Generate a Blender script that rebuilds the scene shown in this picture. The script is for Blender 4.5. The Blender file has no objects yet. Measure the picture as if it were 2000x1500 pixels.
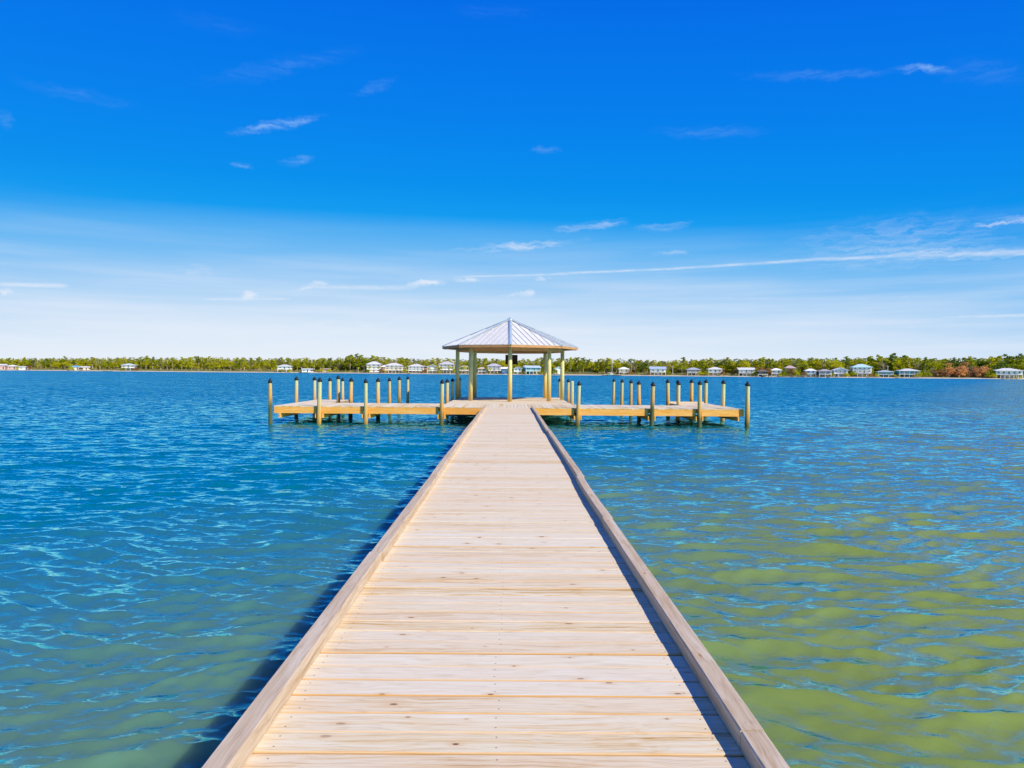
import bpy, math, random
import numpy as np
from mathutils import Vector, Matrix

R = math.radians
random.seed(7)
scene = bpy.context.scene
COL = scene.collection

# ------------------------------------------------------------------ camera
F = 1333.0                       # focal length in pixels of the 2000 px wide photograph
EYE = 2.06                       # metres above the water
cam_d = bpy.data.cameras.new('camera')
cam_d.sensor_width = 36.0
cam_d.lens = 36.0 * F / 2000.0
cam_d.clip_start = 0.05
cam_d.clip_end = 20000
cam = bpy.data.objects.new('camera', cam_d)
COL.objects.link(cam)
yaw, pit, rol = 5.0 / F, 23.0 / F, 0.0080
fw = Vector((math.sin(yaw) * math.cos(pit), math.cos(yaw) * math.cos(pit), -math.sin(pit)))
r0 = fw.cross(Vector((0, 0, 1))).normalized()
u0 = r0.cross(fw).normalized()
rr = r0 * math.cos(rol) + u0 * math.sin(rol)
uu = rr.cross(fw).normalized()
cam.matrix_world = Matrix(((rr.x, uu.x, -fw.x, 0), (rr.y, uu.y, -fw.y, 0), (rr.z, uu.z, -fw.z, EYE), (0, 0, 0, 1)))
scene.camera = cam

def srgb(r, g, b, k=1.0):
    f = lambda c: ((c / 255.0) / 12.92 if c <= 10.3 else (((c / 255.0) + 0.055) / 1.055) ** 2.4) * k
    return (f(r), f(g), f(b), 1.0)

# ------------------------------------------------------------------ exposure
EXPO = 0.35
scene.view_settings.view_transform = 'Standard'
scene.view_settings.look = 'None'
scene.view_settings.exposure = EXPO
scene.view_settings.gamma = 1.0
scene.render.resolution_x = 1024
scene.render.resolution_y = 768

# ------------------------------------------------------------------ sun
SUN_EL, SUN_AZ = R(38.5), R(130.0)          # azimuth clockwise from +Y: behind the camera on the right
sd = bpy.data.lights.new('sun', 'SUN')
sd.energy = 4.2
sd.angle = R(0.5)
sd.color = (1.0, 0.92, 0.80)
so = bpy.data.objects.new('sun', sd)
COL.objects.link(so)
sdir = Vector((math.sin(SUN_AZ) * math.cos(SUN_EL), math.cos(SUN_AZ) * math.cos(SUN_EL), math.sin(SUN_EL)))
so.rotation_euler = sdir.to_track_quat('Z', 'Y').to_euler()

# ------------------------------------------------------------------ world
world = bpy.data.worlds.new('World')
scene.world = world
world.use_nodes = True
nt = world.node_tree
nt.nodes.clear()

def N(t, typ, **kw):
    n = t.nodes.new(typ)
    for k, v in kw.items():
        setattr(n, k, v)
    return n

def math_n(t, op, a, b=None, c=None, clamp=False):
    n = N(t, 'ShaderNodeMath', operation=op, use_clamp=clamp)
    for i, v in enumerate((a, b, c)):
        if v is None: continue
        if isinstance(v, (int, float)): n.inputs[i].default_value = v
        else: t.links.new(v, n.inputs[i])
    return n.outputs[0]

def ramp_n(t, fac, stops, interp='LINEAR'):
    n = N(t, 'ShaderNodeValToRGB')
    n.color_ramp.interpolation = interp
    e = n.color_ramp.elements
    while len(e) < len(stops): e.new(0.5)
    for i, (p, c) in enumerate(stops):
        e[i].position = p
        e[i].color = c
    t.links.new(fac, n.inputs[0])
    return n.outputs[0]

def mix_n(t, fac, a, b, blend='MIX'):
    n = N(t, 'ShaderNodeMix', data_type='RGBA', blend_type=blend)
    for s, v in ((n.inputs[0], fac), (n.inputs[6], a), (n.inputs[7], b)):
        if isinstance(v, (int, float)): s.default_value = v
        elif isinstance(v, tuple): s.default_value = v
        else: t.links.new(v, s)
    return n.outputs[2]

def build_world():
    t = nt
    tc = N(t, 'ShaderNodeTexCoord')
    sep = N(t, 'ShaderNodeSeparateXYZ')
    t.links.new(tc.outputs['Generated'], sep.inputs[0])
    X, Y, Z = sep.outputs
    az = math_n(t, 'ARCTAN2', X, Y)
    el = math_n(t, 'ARCSINE', Z)
    comb = N(t, 'ShaderNodeCombineXYZ')
    t.links.new(az, comb.inputs[0]); t.links.new(el, comb.inputs[1])
    P = comb.outputs[0]
    # clear-sky colour by elevation (left side of the sky pales a little higher up)
    azc = math_n(t, 'MAXIMUM', math_n(t, 'MINIMUM', az, 0.75), -0.75)
    e2 = math_n(t, 'ADD', math_n(t, 'MULTIPLY_ADD', azc, 0.028, el), math_n(t, 'MULTIPLY', math_n(t, 'MULTIPLY', azc, azc), 0.080))
    e3 = math_n(t, 'DIVIDE', e2, math.pi / 2, clamp=True)
    k = 1.0 / (2 ** EXPO)
    S = lambda d: d / 90.0
    sky = ramp_n(t, e3, [
        (0.0, srgb(230, 239, 250, k)), (S(1.8), srgb(227, 238, 250, k)), (S(3.6), srgb(214, 231, 249, k)), (S(6.2), srgb(176, 213, 247, k)),
        (S(9.0), srgb(122, 191, 245, k)), (S(11.0), srgb(84, 176, 243, k)), (S(12.6), srgb(12, 156, 241, k)), (S(15.0), srgb(0, 144, 239, k)),
        (S(20.0), srgb(0, 129, 238, k)), (S(29.0), srgb(0, 108, 232, k)), (S(45.0), srgb(0, 80, 200, k)), (1.0, srgb(0, 64, 170, k))])
    nish = N(t, 'ShaderNodeTexSky', sky_type='NISHITA', sun_disc=False)
    nish.sun_elevation = SUN_EL
    nish.sun_rotation = SUN_AZ
    nm = N(t, 'ShaderNodeVectorMath', operation='SCALE')
    t.links.new(nish.outputs[0], nm.inputs[0]); nm.inputs['Scale'].default_value = 0.08
    base = mix_n(t, 0.985, nm.outputs[0], sky)
    # wisps
    wob = N(t, 'ShaderNodeTexNoise'); wob.inputs['Scale'].default_value = 26; wob.inputs['Detail'].default_value = 8; wob.inputs['Roughness'].default_value = 0.65
    t.links.new(P, wob.inputs['Vector'])
    ws = N(t, 'ShaderNodeVectorMath', operation='MULTIPLY_ADD')
    t.links.new(wob.outputs['Color'], ws.inputs[0]); ws.inputs[1].default_value = (0.07, 0.022, 0); ws.inputs[2].default_value = (-0.035, -0.011, 0)
    pw = N(t, 'ShaderNodeVectorMath', operation='ADD')
    t.links.new(P, pw.inputs[0]); t.links.new(ws.outputs[0], pw.inputs[1])
    mp = N(t, 'ShaderNodeMapping'); mp.inputs['Scale'].default_value = (26, 190, 1); mp.inputs['Rotation'].default_value = (0, 0, R(-7))
    t.links.new(pw.outputs[0], mp.inputs[0])
    tex = N(t, 'ShaderNodeTexNoise'); tex.inputs['Scale'].default_value = 1.0; tex.inputs['Detail'].default_value = 7; tex.inputs['Roughness'].default_value = 0.62
    t.links.new(mp.outputs[0], tex.inputs['Vector'])
    fib = math_n(t, 'MULTIPLY', math_n(t, 'SUBTRACT', tex.outputs[0], 0.40), 3.6, clamp=True)

    def ae(px, py):
        a = math.atan((px - 995) / F)
        return a, math.atan((727 + 0.008 * (px - 995) - py) / F * math.cos(a))
    # x0, y0, x1, y1 along the streak, thickness (px), strength, use fibres
    clouds = [
        (440, 264, 628, 232, 9, .42, 1), (545, 246, 630, 234, 7, .42, 1), (446, 321, 492, 332, 6, .38, 1), (543, 320, 618, 314, 8, .38, 1),
        (1735, 139, 1866, 139, 7, .62, 1), (1750, 136, 1850, 140, 6, .5, 2), (1430, 150, 1760, 143, 8, .13, 1), (1830, 138, 2010, 150, 20, .06, 1),
        (780, 560, 874, 549, 8, .85, 2), (868, 543, 944, 548, 5, .5, 2), (905, 545, 942, 547, 7, .8, 2), (455, 577, 514, 575, 9, .9, 2), (560, 568, 652, 554, 7, .5, 2), (600, 559, 650, 553, 7, .6, 2), (430, 586, 540, 580, 5, .4, 2),
        (960, 577, 1044, 571, 5, .5, 2), (1012, 573, 1044, 569, 7, .7, 2), (1030, 545, 1082, 542, 7, .6, 2), (0, 572, 28, 570, 7, .8, 2),
        (0, 556, 130, 559, 6, .6, 0), (600, 560, 800, 563, 7, .45, 0), (880, 541, 1140, 534, 4, .45, 0), (1090, 534, 1330, 524, 4, .5, 0),
        (1280, 527, 1480, 514, 4.5, .5, 0), (1440, 517, 1640, 503, 5, .5, 0), (1600, 507, 1800, 497, 6, .55, 0), (1760, 499, 2080, 490, 9, .55, 0), (1640, 500, 2060, 492, 14, .62, 1), (1500, 500, 2060, 470, 40, .30, 1),
        (870, 492, 1152, 470, 10, .55, 1), (1075, 449, 1232, 432, 9, .50, 1), (1230, 450, 1352, 438, 8, .25, 1), (1260, 498, 1352, 492, 7, .35, 1),
        (1880, 440, 2060, 430, 8, .7, 1), (1500, 478, 2050, 432, 36, .22, 1), (300, 522, 480, 548, 22, .30, 1), (400, 585, 560, 584, 4, .4, 0),
        (1250, 583, 2050, 573, 7, .22, 0), (1450, 606, 2050, 592, 8, .22, 0), (1150, 641, 2050, 632, 9, .25, 0), (1830, 620, 2060, 614, 5, .45, 0),
        (1100, 660, 2050, 655, 9, .3, 1), (0, 640, 500, 620, 24, .35, 1), (250, 640, 900, 628, 14, .3, 1), (440, 600, 900, 610, 10, .2, 1), (0, 600, 260, 596, 14, .25, 1),
        (690, 190, 770, 158, 10, .09, 1), (1035, 296, 1092, 292, 7, .18, 1), (380, 165, 720, 100, 16, .07, 1), (30, 165, 270, 208, 12, .07, 1),
        (1270, 262, 1500, 256, 12, .09, 1), (330, 36, 520, 70, 16, .03, 1), (870, 24, 1050, 30, 12, .03, 1), (0, 235, 40, 245, 14, .14, 1), (1150, 570, 1168, 562, 6, .4, 1)]
    tot_f = tot_s = None
    for x0, y0, x1, y1, th, st, fb in clouds:
        a0, e0 = ae(x0, y0); a1, e1 = ae(x1, y1)
        m = N(t, 'ShaderNodeMapping', vector_type='TEXTURE')
        m.inputs['Location'].default_value = ((a0 + a1) / 2, (e0 + e1) / 2, 0)
        m.inputs['Rotation'].default_value = (0, 0, math.atan2(e1 - e0, a1 - a0))
        m.inputs['Scale'].default_value = (math.hypot(a1 - a0, e1 - e0) * 0.60, th * (1.25 if fb else 1.0) / F, 1)
        t.links.new(pw.outputs[0] if fb else P, m.inputs[0])
        vv = m.outputs[0]
        if fb == 0:
            sx = N(t, 'ShaderNodeSeparateXYZ'); t.links.new(vv, sx.inputs[0])
            cx = N(t, 'ShaderNodeCombineXYZ'); x2 = math_n(t, 'MULTIPLY', sx.outputs[0], sx.outputs[0])
            t.links.new(math_n(t, 'MULTIPLY', x2, x2), cx.inputs[0]); t.links.new(sx.outputs[1], cx.inputs[1]); vv = cx.outputs[0]
        ln = N(t, 'ShaderNodeVectorMath', operation='LENGTH'); t.links.new(vv, ln.inputs[0])
        mr = N(t, 'ShaderNodeMapRange', interpolation_type='SMOOTHSTEP')
        t.links.new(ln.outputs['Value'], mr.inputs[0])
        mr.inputs[1].default_value = 0.0; mr.inputs[2].default_value = 1.0
        mr.inputs[3].default_value = st * 1.15; mr.inputs[4].default_value = 0.0
        if fb == 1: tot_f = mr.outputs[0] if tot_f is None else math_n(t, 'MAXIMUM', tot_f, mr.outputs[0])
        else: tot_s = mr.outputs[0] if tot_s is None else math_n(t, 'MAXIMUM', tot_s, mr.outputs[0])
    # soft haze veils with long low-contrast fibres close to the horizon
    mp2 = N(t, 'ShaderNodeMapping'); mp2.inputs['Scale'].default_value = (3.0, 46, 1); mp2.inputs['Rotation'].default_value = (0, 0, R(-1.5))
    t.links.new(P, mp2.inputs[0])
    t2 = N(t, 'ShaderNodeTexNoise'); t2.inputs['Scale'].default_value = 1.0; t2.inputs['Detail'].default_value = 5
    t.links.new(mp2.outputs[0], t2.inputs['Vector'])
    low = N(t, 'ShaderNodeMapRange', interpolation_type='SMOOTHSTEP')
    t.links.new(el, low.inputs[0]); low.inputs[1].default_value = R(13); low.inputs[2].default_value = R(3); low.inputs[3].default_value = 0; low.inputs[4].default_value = 0.62
    veil = math_n(t, 'MULTIPLY', math_n(t, 'MULTIPLY', math_n(t, 'SUBTRACT', t2.outputs[0], 0.40), 2.2, clamp=True), low.outputs[0])
    fac = math_n(t, 'MAXIMUM', math_n(t, 'MAXIMUM', math_n(t, 'MULTIPLY', tot_f, math_n(t, 'ADD', math_n(t, 'MULTIPLY', fib, 0.9), 0.12)), math_n(t, 'MULTIPLY', tot_s, math_n(t, 'ADD', math_n(t, 'MULTIPLY', fib, 0.5), 0.5))), veil, clamp=True)
    cc = ramp_n(t, math_n(t, 'DIVIDE', el, math.pi / 2, clamp=True), [(S(11), srgb(240, 243, 252, k)), (S(15), srgb(190, 222, 252, k)), (S(24), srgb(165, 215, 252, k))])
    out = mix_n(t, fac, base, cc)
    bg = N(t, 'ShaderNodeBackground'); t.links.new(out, bg.inputs[0]); bg.inputs[1].default_value = 1.0
    wo = N(t, 'ShaderNodeOutputWorld'); t.links.new(bg.outputs[0], wo.inputs[0])
build_world()
world.cycles.sampling_method = 'MANUAL'
world.cycles.sample_map_resolution = 1024

# ------------------------------------------------------------------ helpers
class MB:
    """collects shapes, then links them as one mesh object"""
    def __init__(s): s.v = []; s.f = []
    def add(s, vs, fs):
        o = len(s.v); s.v += [tuple(p) for p in vs]; s.f += [tuple(i + o for i in f) for f in fs]
    def box(s, x0, x1, y0, y1, z0, z1, bev=0.0, mat=None):
        if bev <= 0:
            vs = [(x, y, z) for z in (z0, z1) for y in (y0, y1) for x in (x0, x1)]
            fs = [(0, 2, 3, 1), (4, 5, 7, 6), (0, 1, 5, 4), (2, 6, 7, 3), (0, 4, 6, 2), (1, 3, 7, 5)]
        else:
            b = bev
            vs = []
            for z, i in ((z0, 0), (z1 - b, 0), (z1, b)):
                vs += [(x0 + i, y0 + i, z), (x1 - i, y0 + i, z), (x1 - i, y1 - i, z), (x0 + i, y1 - i, z)]
            fs = [(3, 2, 1, 0), (8, 9, 10, 11)]
            for l in (0, 4):
                for k in range(4): fs.append((l + k, l + (k + 1) % 4, l + 4 + (k + 1) % 4, l + 4 + k))
        if mat is not None: vs = [mat @ Vector(p) for p in vs]
        s.add(vs, fs)
    def bar(s, a, b, w, h, up=(0, 0, 1)):
        a, b = Vector(a), Vector(b); d = (b - a).normalized()
        sd_ = d.cross(Vector(up)).normalized(); u_ = sd_.cross(d)
        vs = [p + sd_ * (i * w / 2) + u_ * (j * h / 2) for p in (a, b) for i, j in ((-1, -1), (1, -1), (1, 1), (-1, 1))]
        s.add(vs, [(3, 2, 1, 0), (4, 5, 6, 7), (0, 1, 5, 4), (1, 2, 6, 5), (2, 3, 7, 6), (3, 0, 4, 7)])
    def lathe(s, prof, n=14, c=(0, 0, 0), wob=0.0, close=True):
        o = []
        for k, (r, z) in enumerate(prof):
            for i in range(n):
                a = 2 * math.pi * i / n
                q = r * (1 + wob * random.uniform(-1, 1))
                o.append((c[0] + q * math.cos(a), c[1] + q * math.sin(a), c[2] + z))
        fs = []
        for k in range(len(prof) - 1):
            for i in range(n):
                j = (i + 1) % n
                fs.append((k * n + i, k * n + j, k * n + n + j, k * n + n + i))
        if close:
            fs.append(tuple(range(n))[::-1]); fs.append(tuple((len(prof) - 1) * n + i for i in range(n)))
        s.add(o, fs)
    def tube(s, pts, rads, n=7):
        o = []; fs = []
        for k, p in enumerate(pts):
            p = Vector(p)
            d = (Vector(pts[min(k + 1, len(pts) - 1)]) - Vector(pts[max(k - 1, 0)])).normalized()
            a = d.cross(Vector((0, 1, 0.1))).normalized(); b = d.cross(a)
            for i in range(n):
                t_ = 2 * math.pi * i / n
                o.append(p + (a * math.cos(t_) + b * math.sin(t_)) * rads[k])
        for k in range(len(pts) - 1):
            for i in range(n):
                j = (i + 1) % n
                fs.append((k * n + i, k * n + j, k * n + n + j, k * n + n + i))
        fs.append(tuple(range(n))[::-1]); fs.append(tuple((len(pts) - 1) * n + i for i in range(n)))
        s.add(o, fs)
    def build(s, name, mat, parent=None, smooth=False, loc=None):
        me = bpy.data.meshes.new(name)
        me.from_pydata(s.v, [], s.f)
        me.materials.append(mat)
        if smooth: me.polygons.foreach_set('use_smooth', [True] * len(me.polygons))
        o = bpy.data.objects.new(name, me)
        COL.objects.link(o)
        if parent is not None: o.parent = parent
        if loc is not None: o.location = loc
        return o

def tag(o, label=None, cat=None, group=None, kind=None):
    if label: o['label'] = label
    if cat: o['category'] = cat
    if group: o['group'] = group
    if kind: o['kind'] = kind
    return o

def empty(name, loc, rz=0.0):
    o = bpy.data.objects.new(name, None)
    o.empty_display_size = 0.3
    COL.objects.link(o); o.location = loc; o.rotation_euler = (0, 0, rz)
    return o

def kids(o): return [c for c in bpy.data.objects if c.parent == o]

def copy_tree(o, parent=None, cs=None):
    c = o.copy(); COL.objects.link(c)
    if parent is not None: c.parent = parent
    for ch in (kids(o) if cs is None else cs): copy_tree(ch, c)
    return c

# ------------------------------------------------------------------ materials
def new_mat(name):
    m = bpy.data.materials.new(name); m.use_nodes = True
    t = m.node_tree
    b = t.nodes['Principled BSDF']
    return m, t, b

def lin(c): return (c[0], c[1], c[2], 1.0)

def wood(name, axis, stops, side=None, scale=1.0, knots=True, bump=0.25, rough=0.75, isl=0.55, zstain=None, nails=False):
    """weathered timber; axis = direction of the grain"""
    m, t, b = new_mat(name)
    tc = N(t, 'ShaderNodeTexCoord')
    geo = N(t, 'ShaderNodeNewGeometry')
    rnd = geo.outputs['Random Per Island']
    off = N(t, 'ShaderNodeCombineXYZ')
    for i, k in enumerate((37.0, 91.0, 53.0)): t.links.new(math_n(t, 'MULTIPLY', rnd, k), off.inputs[i])
    pv = N(t, 'ShaderNodeVectorMath', operation='ADD')
    t.links.new(tc.outputs['Object'], pv.inputs[0]); t.links.new(off.outputs[0], pv.inputs[1])
    sc = [55.0, 55.0, 55.0]; sc[axis] = 1.5
    # bend the grain a little
    wn = N(t, 'ShaderNodeTexNoise'); wn.inputs['Scale'].default_value = 2.2; wn.inputs['Detail'].default_value = 2
    t.links.new(pv.outputs[0], wn.inputs['Vector'])
    wv = N(t, 'ShaderNodeVectorMath', operation='MULTIPLY_ADD')
    t.links.new(wn.outputs['Color'], wv.inputs[0]); wv.inputs[1].default_value = (0.07, 0.07, 0.07)
    t.links.new(pv.outputs[0], wv.inputs[2])
    mp = N(t, 'ShaderNodeMapping'); mp.inputs['Scale'].default_value = [q * scale for q in sc]
    t.links.new(wv.outputs[0], mp.inputs[0])
    g = N(t, 'ShaderNodeTexNoise'); g.inputs['Scale'].default_value = 1.0; g.inputs['Detail'].default_value = 6; g.inputs['Roughness'].default_value = 0.65
    t.links.new(mp.outputs[0], g.inputs['Vector'])
    mp3 = N(t, 'ShaderNodeMapping'); s3 = [9.0, 9.0, 9.0]; s3[axis] = 0.7; mp3.inputs['Scale'].default_value = s3
    t.links.new(wv.outputs[0], mp3.inputs[0])
    g3 = N(t, 'ShaderNodeTexNoise'); g3.inputs['Scale'].default_value = 1.0; g3.inputs['Detail'].default_value = 3
    t.links.new(mp3.outputs[0], g3.inputs['Vector'])
    v = math_n(t, 'ADD', math_n(t, 'MULTIPLY', g.outputs[0], 0.84), math_n(t, 'MULTIPLY', g3.outputs[0], 0.35))
    v = math_n(t, 'ADD', v, math_n(t, 'MULTIPLY', math_n(t, 'SUBTRACT', rnd, 0.5), isl * 0.45))
    v = math_n(t, 'ADD', v, -0.08)
    col = ramp_n(t, v, [(p, lin(c)) for p, c in stops])
    if nails:
        col = mix_n(t, math_n(t, 'MULTIPLY', math_n(t, 'FRACT', math_n(t, 'MULTIPLY', rnd, 7.7)), 0.36), col, lin((0.74, 0.62, 0.48)))
    # fine dark fibres
    mf = N(t, 'ShaderNodeMapping'); s4 = [150.0, 150.0, 150.0]; s4[axis] = 3.0; mf.inputs['Scale'].default_value = s4
    t.links.new(wv.outputs[0], mf.inputs[0])
    gf = N(t, 'ShaderNodeTexNoise'); gf.inputs['Scale'].default_value = 1.0; gf.inputs['Detail'].default_value = 2
    t.links.new(mf.outputs[0], gf.inputs['Vector'])
    fine = math_n(t, 'MULTIPLY', math_n(t, 'SUBTRACT', gf.outputs[0], 0.52), 3.2, clamp=True)
    col = mix_n(t, math_n(t, 'MULTIPLY', fine, 0.45), col, lin([c * 0.55 for c in stops[0][1]]))
    if knots:
        mk = N(t, 'ShaderNodeMapping'); sk = [9.0, 9.0, 9.0]; sk[axis] = 4.0; mk.inputs['Scale'].default_value = sk
        t.links.new(pv.outputs[0], mk.inputs[0])
        vo = N(t, 'ShaderNodeTexVoronoi', feature='F1', voronoi_dimensions='2D'); vo.inputs['Scale'].default_value = 1.0
        t.links.new(mk.outputs[0], vo.inputs['Vector'])
        sepc = N(t, 'ShaderNodeSeparateColor'); t.links.new(vo.outputs['Color'], sepc.inputs[0])
        on = math_n(t, 'MULTIPLY', math_n(t, 'GREATER_THAN', sepc.outputs[0], 0.78), math_n(t, 'MULTIPLY_ADD', sepc.outputs[2], 0.7, 0.3))
        kd = math_n(t, 'DIVIDE', math_n(t, 'ADD', vo.outputs['Distance'], math_n(t, 'MULTIPLY', math_n(t, 'SUBTRACT', g.outputs[0], 0.5), 0.10)), math_n(t, 'MULTIPLY_ADD', sepc.outputs[1], 0.9, 0.35))
        kr = N(t, 'ShaderNodeMapRange', interpolation_type='SMOOTHSTEP')
        t.links.new(kd, kr.inputs[0]); kr.inputs[1].default_value = 0.05; kr.inputs[2].default_value = 0.10; kr.inputs[3].default_value = 1; kr.inputs[4].default_value = 0
        kh = N(t, 'ShaderNodeMapRange', interpolation_type='SMOOTHSTEP')
        t.links.new(kd, kh.inputs[0]); kh.inputs[1].default_value = 0.08; kh.inputs[2].default_value = 0.32; kh.inputs[3].default_value = 0.5; kh.inputs[4].default_value = 0
        col = mix_n(t, math_n(t, 'MULTIPLY', kh.outputs[0], on), col, lin((0.66, 0.42, 0.20)))
        col = mix_n(t, math_n(t, 'MULTIPLY', kr.outputs[0], on), col, lin((0.22, 0.10, 0.04)))
    if nails:
        so_ = N(t, 'ShaderNodeSeparateXYZ'); t.links.new(tc.outputs['Object'], so_.inputs[0])
        fy = math_n(t, 'MODULO', math_n(t, 'ADD', so_.outputs[1], 1.2), 0.1452)
        dy_ = math_n(t, 'MINIMUM', math_n(t, 'ABSOLUTE', math_n(t, 'SUBTRACT', fy, 0.034)), math_n(t, 'ABSOLUTE', math_n(t, 'SUBTRACT', fy, 0.106)))
        jx = math_n(t, 'MULTIPLY', math_n(t, 'SUBTRACT', rnd, 0.5), 0.03)
        dx_ = None
        for xs in (-0.855, -0.045, 0.765):
            q_ = math_n(t, 'ABSOLUTE', math_n(t, 'SUBTRACT', math_n(t, 'ADD', so_.outputs[0], jx), xs))
            dx_ = q_ if dx_ is None else math_n(t, 'MINIMUM', dx_, q_)
        dd = math_n(t, 'SQRT', math_n(t, 'ADD', math_n(t, 'MULTIPLY', dx_, dx_), math_n(t, 'MULTIPLY', dy_, dy_)))
        col = mix_n(t, math_n(t, 'MULTIPLY', math_n(t, 'LESS_THAN', dd, 0.0042), 0.7), col, lin((0.16, 0.12, 0.09)))
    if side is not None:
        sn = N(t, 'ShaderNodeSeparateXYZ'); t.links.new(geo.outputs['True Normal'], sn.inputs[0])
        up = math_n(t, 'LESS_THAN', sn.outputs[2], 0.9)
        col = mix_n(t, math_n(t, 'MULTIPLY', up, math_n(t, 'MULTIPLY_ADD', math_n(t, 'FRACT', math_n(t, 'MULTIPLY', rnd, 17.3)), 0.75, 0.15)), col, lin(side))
    if zstain is not None:
        # stains that belong to heights on the timber: list of (z, colour, strength)
        sp = N(t, 'ShaderNodeSeparateXYZ'); t.links.new(tc.outputs['Object'], sp.inputs[0])
        zz = math_n(t, 'ADD', sp.outputs[2], math_n(t, 'MULTIPLY', math_n(t, 'SUBTRACT', g3.outputs[0], 0.5), 1.1))
        oi = N(t, 'ShaderNodeObjectInfo')
        zz = math_n(t, 'ADD', zz, math_n(t, 'MULTIPLY', math_n(t, 'SUBTRACT', oi.outputs['Random'], 0.5), 0.9))
        for z0, z1, c, st in zstain:
            mr = N(t, 'ShaderNodeMapRange', interpolation_type='SMOOTHSTEP')
            t.links.new(zz, mr.inputs[0]); mr.inputs[1].default_value = z0; mr.inputs[2].default_value = z1; mr.inputs[3].default_value = st; mr.inputs[4].default_value = 0
            col = mix_n(t, mr.outputs[0], col, lin(c))
    t.links.new(col, b.inputs['Base Color'])
    b.inputs['Roughness'].default_value = rough
    b.inputs['Specular IOR Level'].default_value = 0.25
    bp = N(t, 'ShaderNodeBump'); bp.inputs['Strength'].default_value = bump; bp.inputs['Distance'].default_value = 0.004
    t.links.new(v, bp.inputs['Height']); t.links.new(bp.outputs[0], b.inputs['Normal'])
    return m

DECK_STOPS = [(0.26, (0.48, 0.27, 0.07)), (0.35, (0.68, 0.47, 0.22)), (0.44, (0.76, 0.62, 0.39)), (0.54, (0.78, 0.685, 0.48)), (0.66, (0.80, 0.73, 0.55)), (0.80, (0.86, 0.81, 0.66))]
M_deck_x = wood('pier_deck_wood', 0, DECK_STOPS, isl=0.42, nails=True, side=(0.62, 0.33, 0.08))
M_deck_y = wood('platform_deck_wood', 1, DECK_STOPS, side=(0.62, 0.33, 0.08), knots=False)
M_curb = wood('curb_wood', 1, [(0.28, (0.26, 0.15, 0.06)), (0.40, (0.48, 0.34, 0.20)), (0.55, (0.57, 0.45, 0.31)), (0.72, (0.66, 0.56, 0.42))], side=None, scale=0.8)
M_fascia = wood('fascia_wood', 0, [(0.30, (0.62, 0.22, 0.02)), (0.45, (0.84, 0.34, 0.04)), (0.6, (0.88, 0.43, 0.10)), (0.75, (0.88, 0.56, 0.25))], knots=False, isl=0.9)
M_under = wood('framing_wood', 1, [(0.30, (0.28, 0.15, 0.05)), (0.5, (0.42, 0.26, 0.11)), (0.7, (0.55, 0.38, 0.2))], knots=False)
M_beamx = wood('beam_wood', 0, [(0.30, (0.34, 0.16, 0.06)), (0.5, (0.50, 0.24, 0.09)), (0.7, (0.60, 0.34, 0.15))], knots=False)
M_pile = wood('piling_wood', 2, [(0.30, (0.40, 0.40, 0.14)), (0.44, (0.46, 0.50, 0.23)), (0.56, (0.58, 0.57, 0.30)), (0.70, (0.66, 0.56, 0.33))], knots=False, scale=0.7,
              zstain=[(0.45, 1.75, (0.62, 0.30, 0.05), 0.95), (0.16, 0.66, (0.07, 0.09, 0.03), 0.95)])
M_post = wood('post_wood', 2, [(0.30, (0.38, 0.34, 0.12)), (0.44, (0.56, 0.54, 0.22)), (0.56, (0.68, 0.62, 0.28)), (0.70, (0.78, 0.64, 0.32))], knots=False, scale=0.7,
              zstain=[(-0.2, 1.6, (0.72, 0.44, 0.10), 0.9)])

def plain(name, col, rough=0.6, metal=0.0, var=0.15, scale=3.0, spec=0.3):
    m, t, b = new_mat(name)
    tc = N(t, 'ShaderNodeTexCoord')
    n = N(t, 'ShaderNodeTexNoise'); n.inputs['Scale'].default_value = scale; n.inputs['Detail'].default_value = 4
    t.links.new(tc.outputs['Object'], n.inputs['Vector'])
    c = ramp_n(t, n.outputs[0], [(0.3, lin([q * (1 - var) for q in col])), (0.7, lin([min(1, q * (1 + var)) for q in col]))])
    t.links.new(c, b.inputs['Base Color'])
    b.inputs['Roughness'].default_value = rough; b.inputs['Metallic'].default_value = metal
    b.inputs['Specular IOR Level'].default_value = spec
    return m

M_cap = plain('piling_cap_black', (0.012, 0.013, 0.015), 0.45)
M_roof = plain('roof_metal', (0.80, 0.77, 0.66), 0.45, 0.15, 0.05, 1.5)
M_ridge = plain('ridge_metal', (0.52, 0.60, 0.60), 0.4, 0.35, 0.08)
M_board = plain('board_dark_brown', (0.035, 0.014, 0.01), 0.7)
M_soffit = plain('soffit_wood', (0.30, 0.15, 0.06), 0.8, var=0.3, scale=8)

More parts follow.
